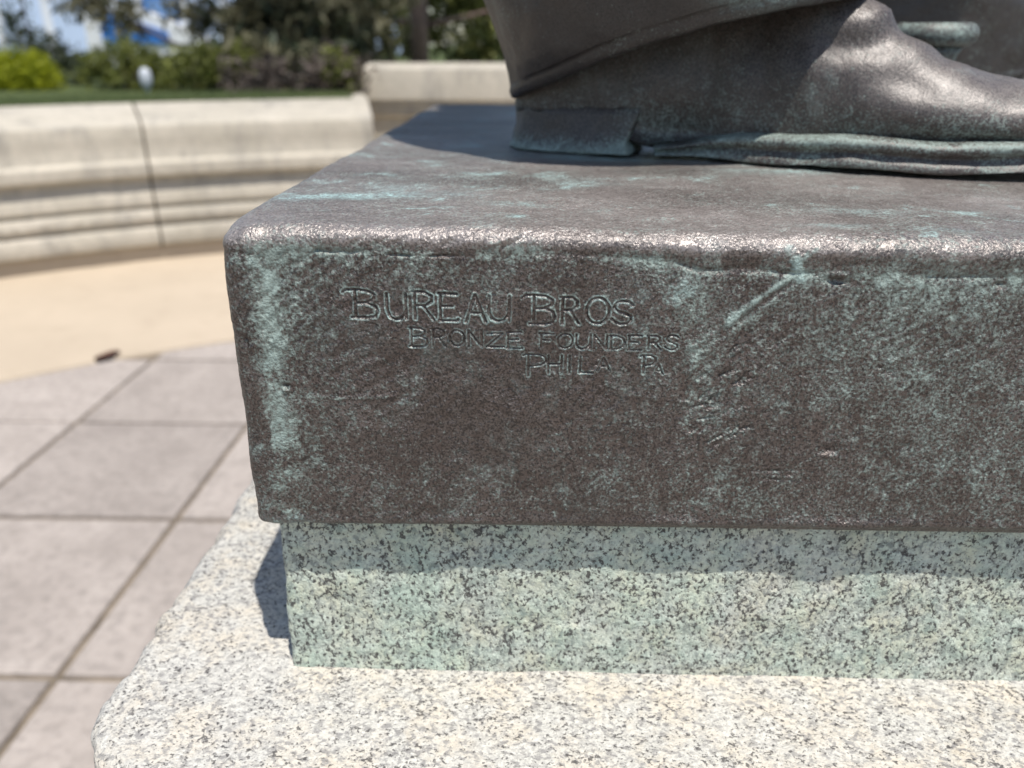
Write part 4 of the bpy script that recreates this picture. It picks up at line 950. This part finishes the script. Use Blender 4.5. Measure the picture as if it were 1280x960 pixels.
# fallen leaf caught at the edge of the paving
lf = []
for i in range(7):
    for j in range(4):
        u_, v_ = i / 6 - 0.5, j / 3 - 0.5
        lf.append((u_ * 0.10, v_ * 0.045 * (1 - (2 * abs(u_)) ** 2 * 0.9) + 0.008 * math.sin(u_ * 5), 0.006 + 0.018 * (2 * abs(v_)) ** 2 + 0.008 * u_))
fme = py_mesh('dry_leaf', lf, [(i * 4 + j, i * 4 + j + 1, (i + 1) * 4 + j + 1, (i + 1) * 4 + j) for i in range(6) for j in range(3)], True)
o = link('dry_leaf', fme, make_plain('dry_leaf_brown', (0.10, 0.045, 0.03), 0.8, 0.2, 0.3, 60)); o.location = (-1.803, 3.120, 0.0); o.rotation_euler = (0, 0, R(35))
tag(o, 'curled reddish brown dry leaf at the edge of the paving', 'leaf')

# ------------------------------------------------------------------ pale building with blue glazing
M_BWALL = make_plain('pale_render', (0.72, 0.74, 0.79), 0.8, 0.3, 0.08, 0.6)
M_BBAND = make_plain('white_band', (0.74, 0.75, 0.77), 0.7, 0.3, 0.08, 0.8)
M_BGLASS = make_plain('blue_glass', (0.16, 0.30, 0.60), 0.15, 0.6, 0.2, 0.5)
M_BLIGHT = make_plain('light_blue_panel', (0.52, 0.62, 0.82), 0.4, 0.5, 0.12, 0.5)
M_BLUE = make_plain('blue_awning', (0.03, 0.17, 0.52), 0.7, 0.3, 0.15, 2)
bld = empty('office_building', (-17.0, 31.0, 0.4)); bld.rotation_euler = (0, 0, R(35)); tag(bld, 'pale far building with light blue glazed panels beyond the shrubs', 'building')
link('wall', box_mesh('wall', -10, 13.0, 0.0, 9.0, -0.6, 9.0), M_BWALL, bld)
for z0, z1 in ((-0.6, 0.32), (2.75, 3.3), (5.9, 6.5), (8.7, 9.25)):
    link('band', box_mesh('band', -10.1, 13.1, -0.12, -0.003, z0, z1, 0.02), M_BBAND, bld)
k = 0
for fl in (0.36, 3.4, 6.6):
    x = -9.6
    while x < 12.4:
        wdt = 1.25
        win = link('window', box_mesh('window', x, x + wdt, -0.10, -0.004, fl, fl + 2.2, 0.03), M_BLIGHT if (k % 4) else M_BLUE, bld)
        link('pane', box_mesh('pane', x + 0.12, x + wdt - 0.12, -0.115, -0.101, fl + 0.15, fl + 2.05), M_BGLASS if k % 4 == 0 else M_BLIGHT, win)
        x += 1.55; k += 1
sw = empty('stair_wall', (-5.75, 15.2, 0.5)); tag(sw, 'white sloping stair wall with a blue panel beneath the pine boughs', 'wall')
def prism(name, poly, y0, y1):
    n = len(poly); V = [(p[0], y0, p[1]) for p in poly] + [(p[0], y1, p[1]) for p in poly]
    return py_mesh(name, V, [tuple(range(n))[::-1], tuple(range(n, 2 * n))] + [(i, (i + 1) % n, n + (i + 1) % n, n + i) for i in range(n)])
link('parapet', prism('parapet', [(-2.2, 0.2), (0.9, 0.2), (0.9, 0.32), (-0.3, 0.95), (-2.2, 1.7)], 0, 0.25), M_BBAND, sw)
link('blue_panel', prism('blue_panel', [(-1.9, 0.75), (-0.72, 0.75), (-0.72, 0.92), (-1.9, 1.32)], -0.04, -0.004), M_BLUE, sw)
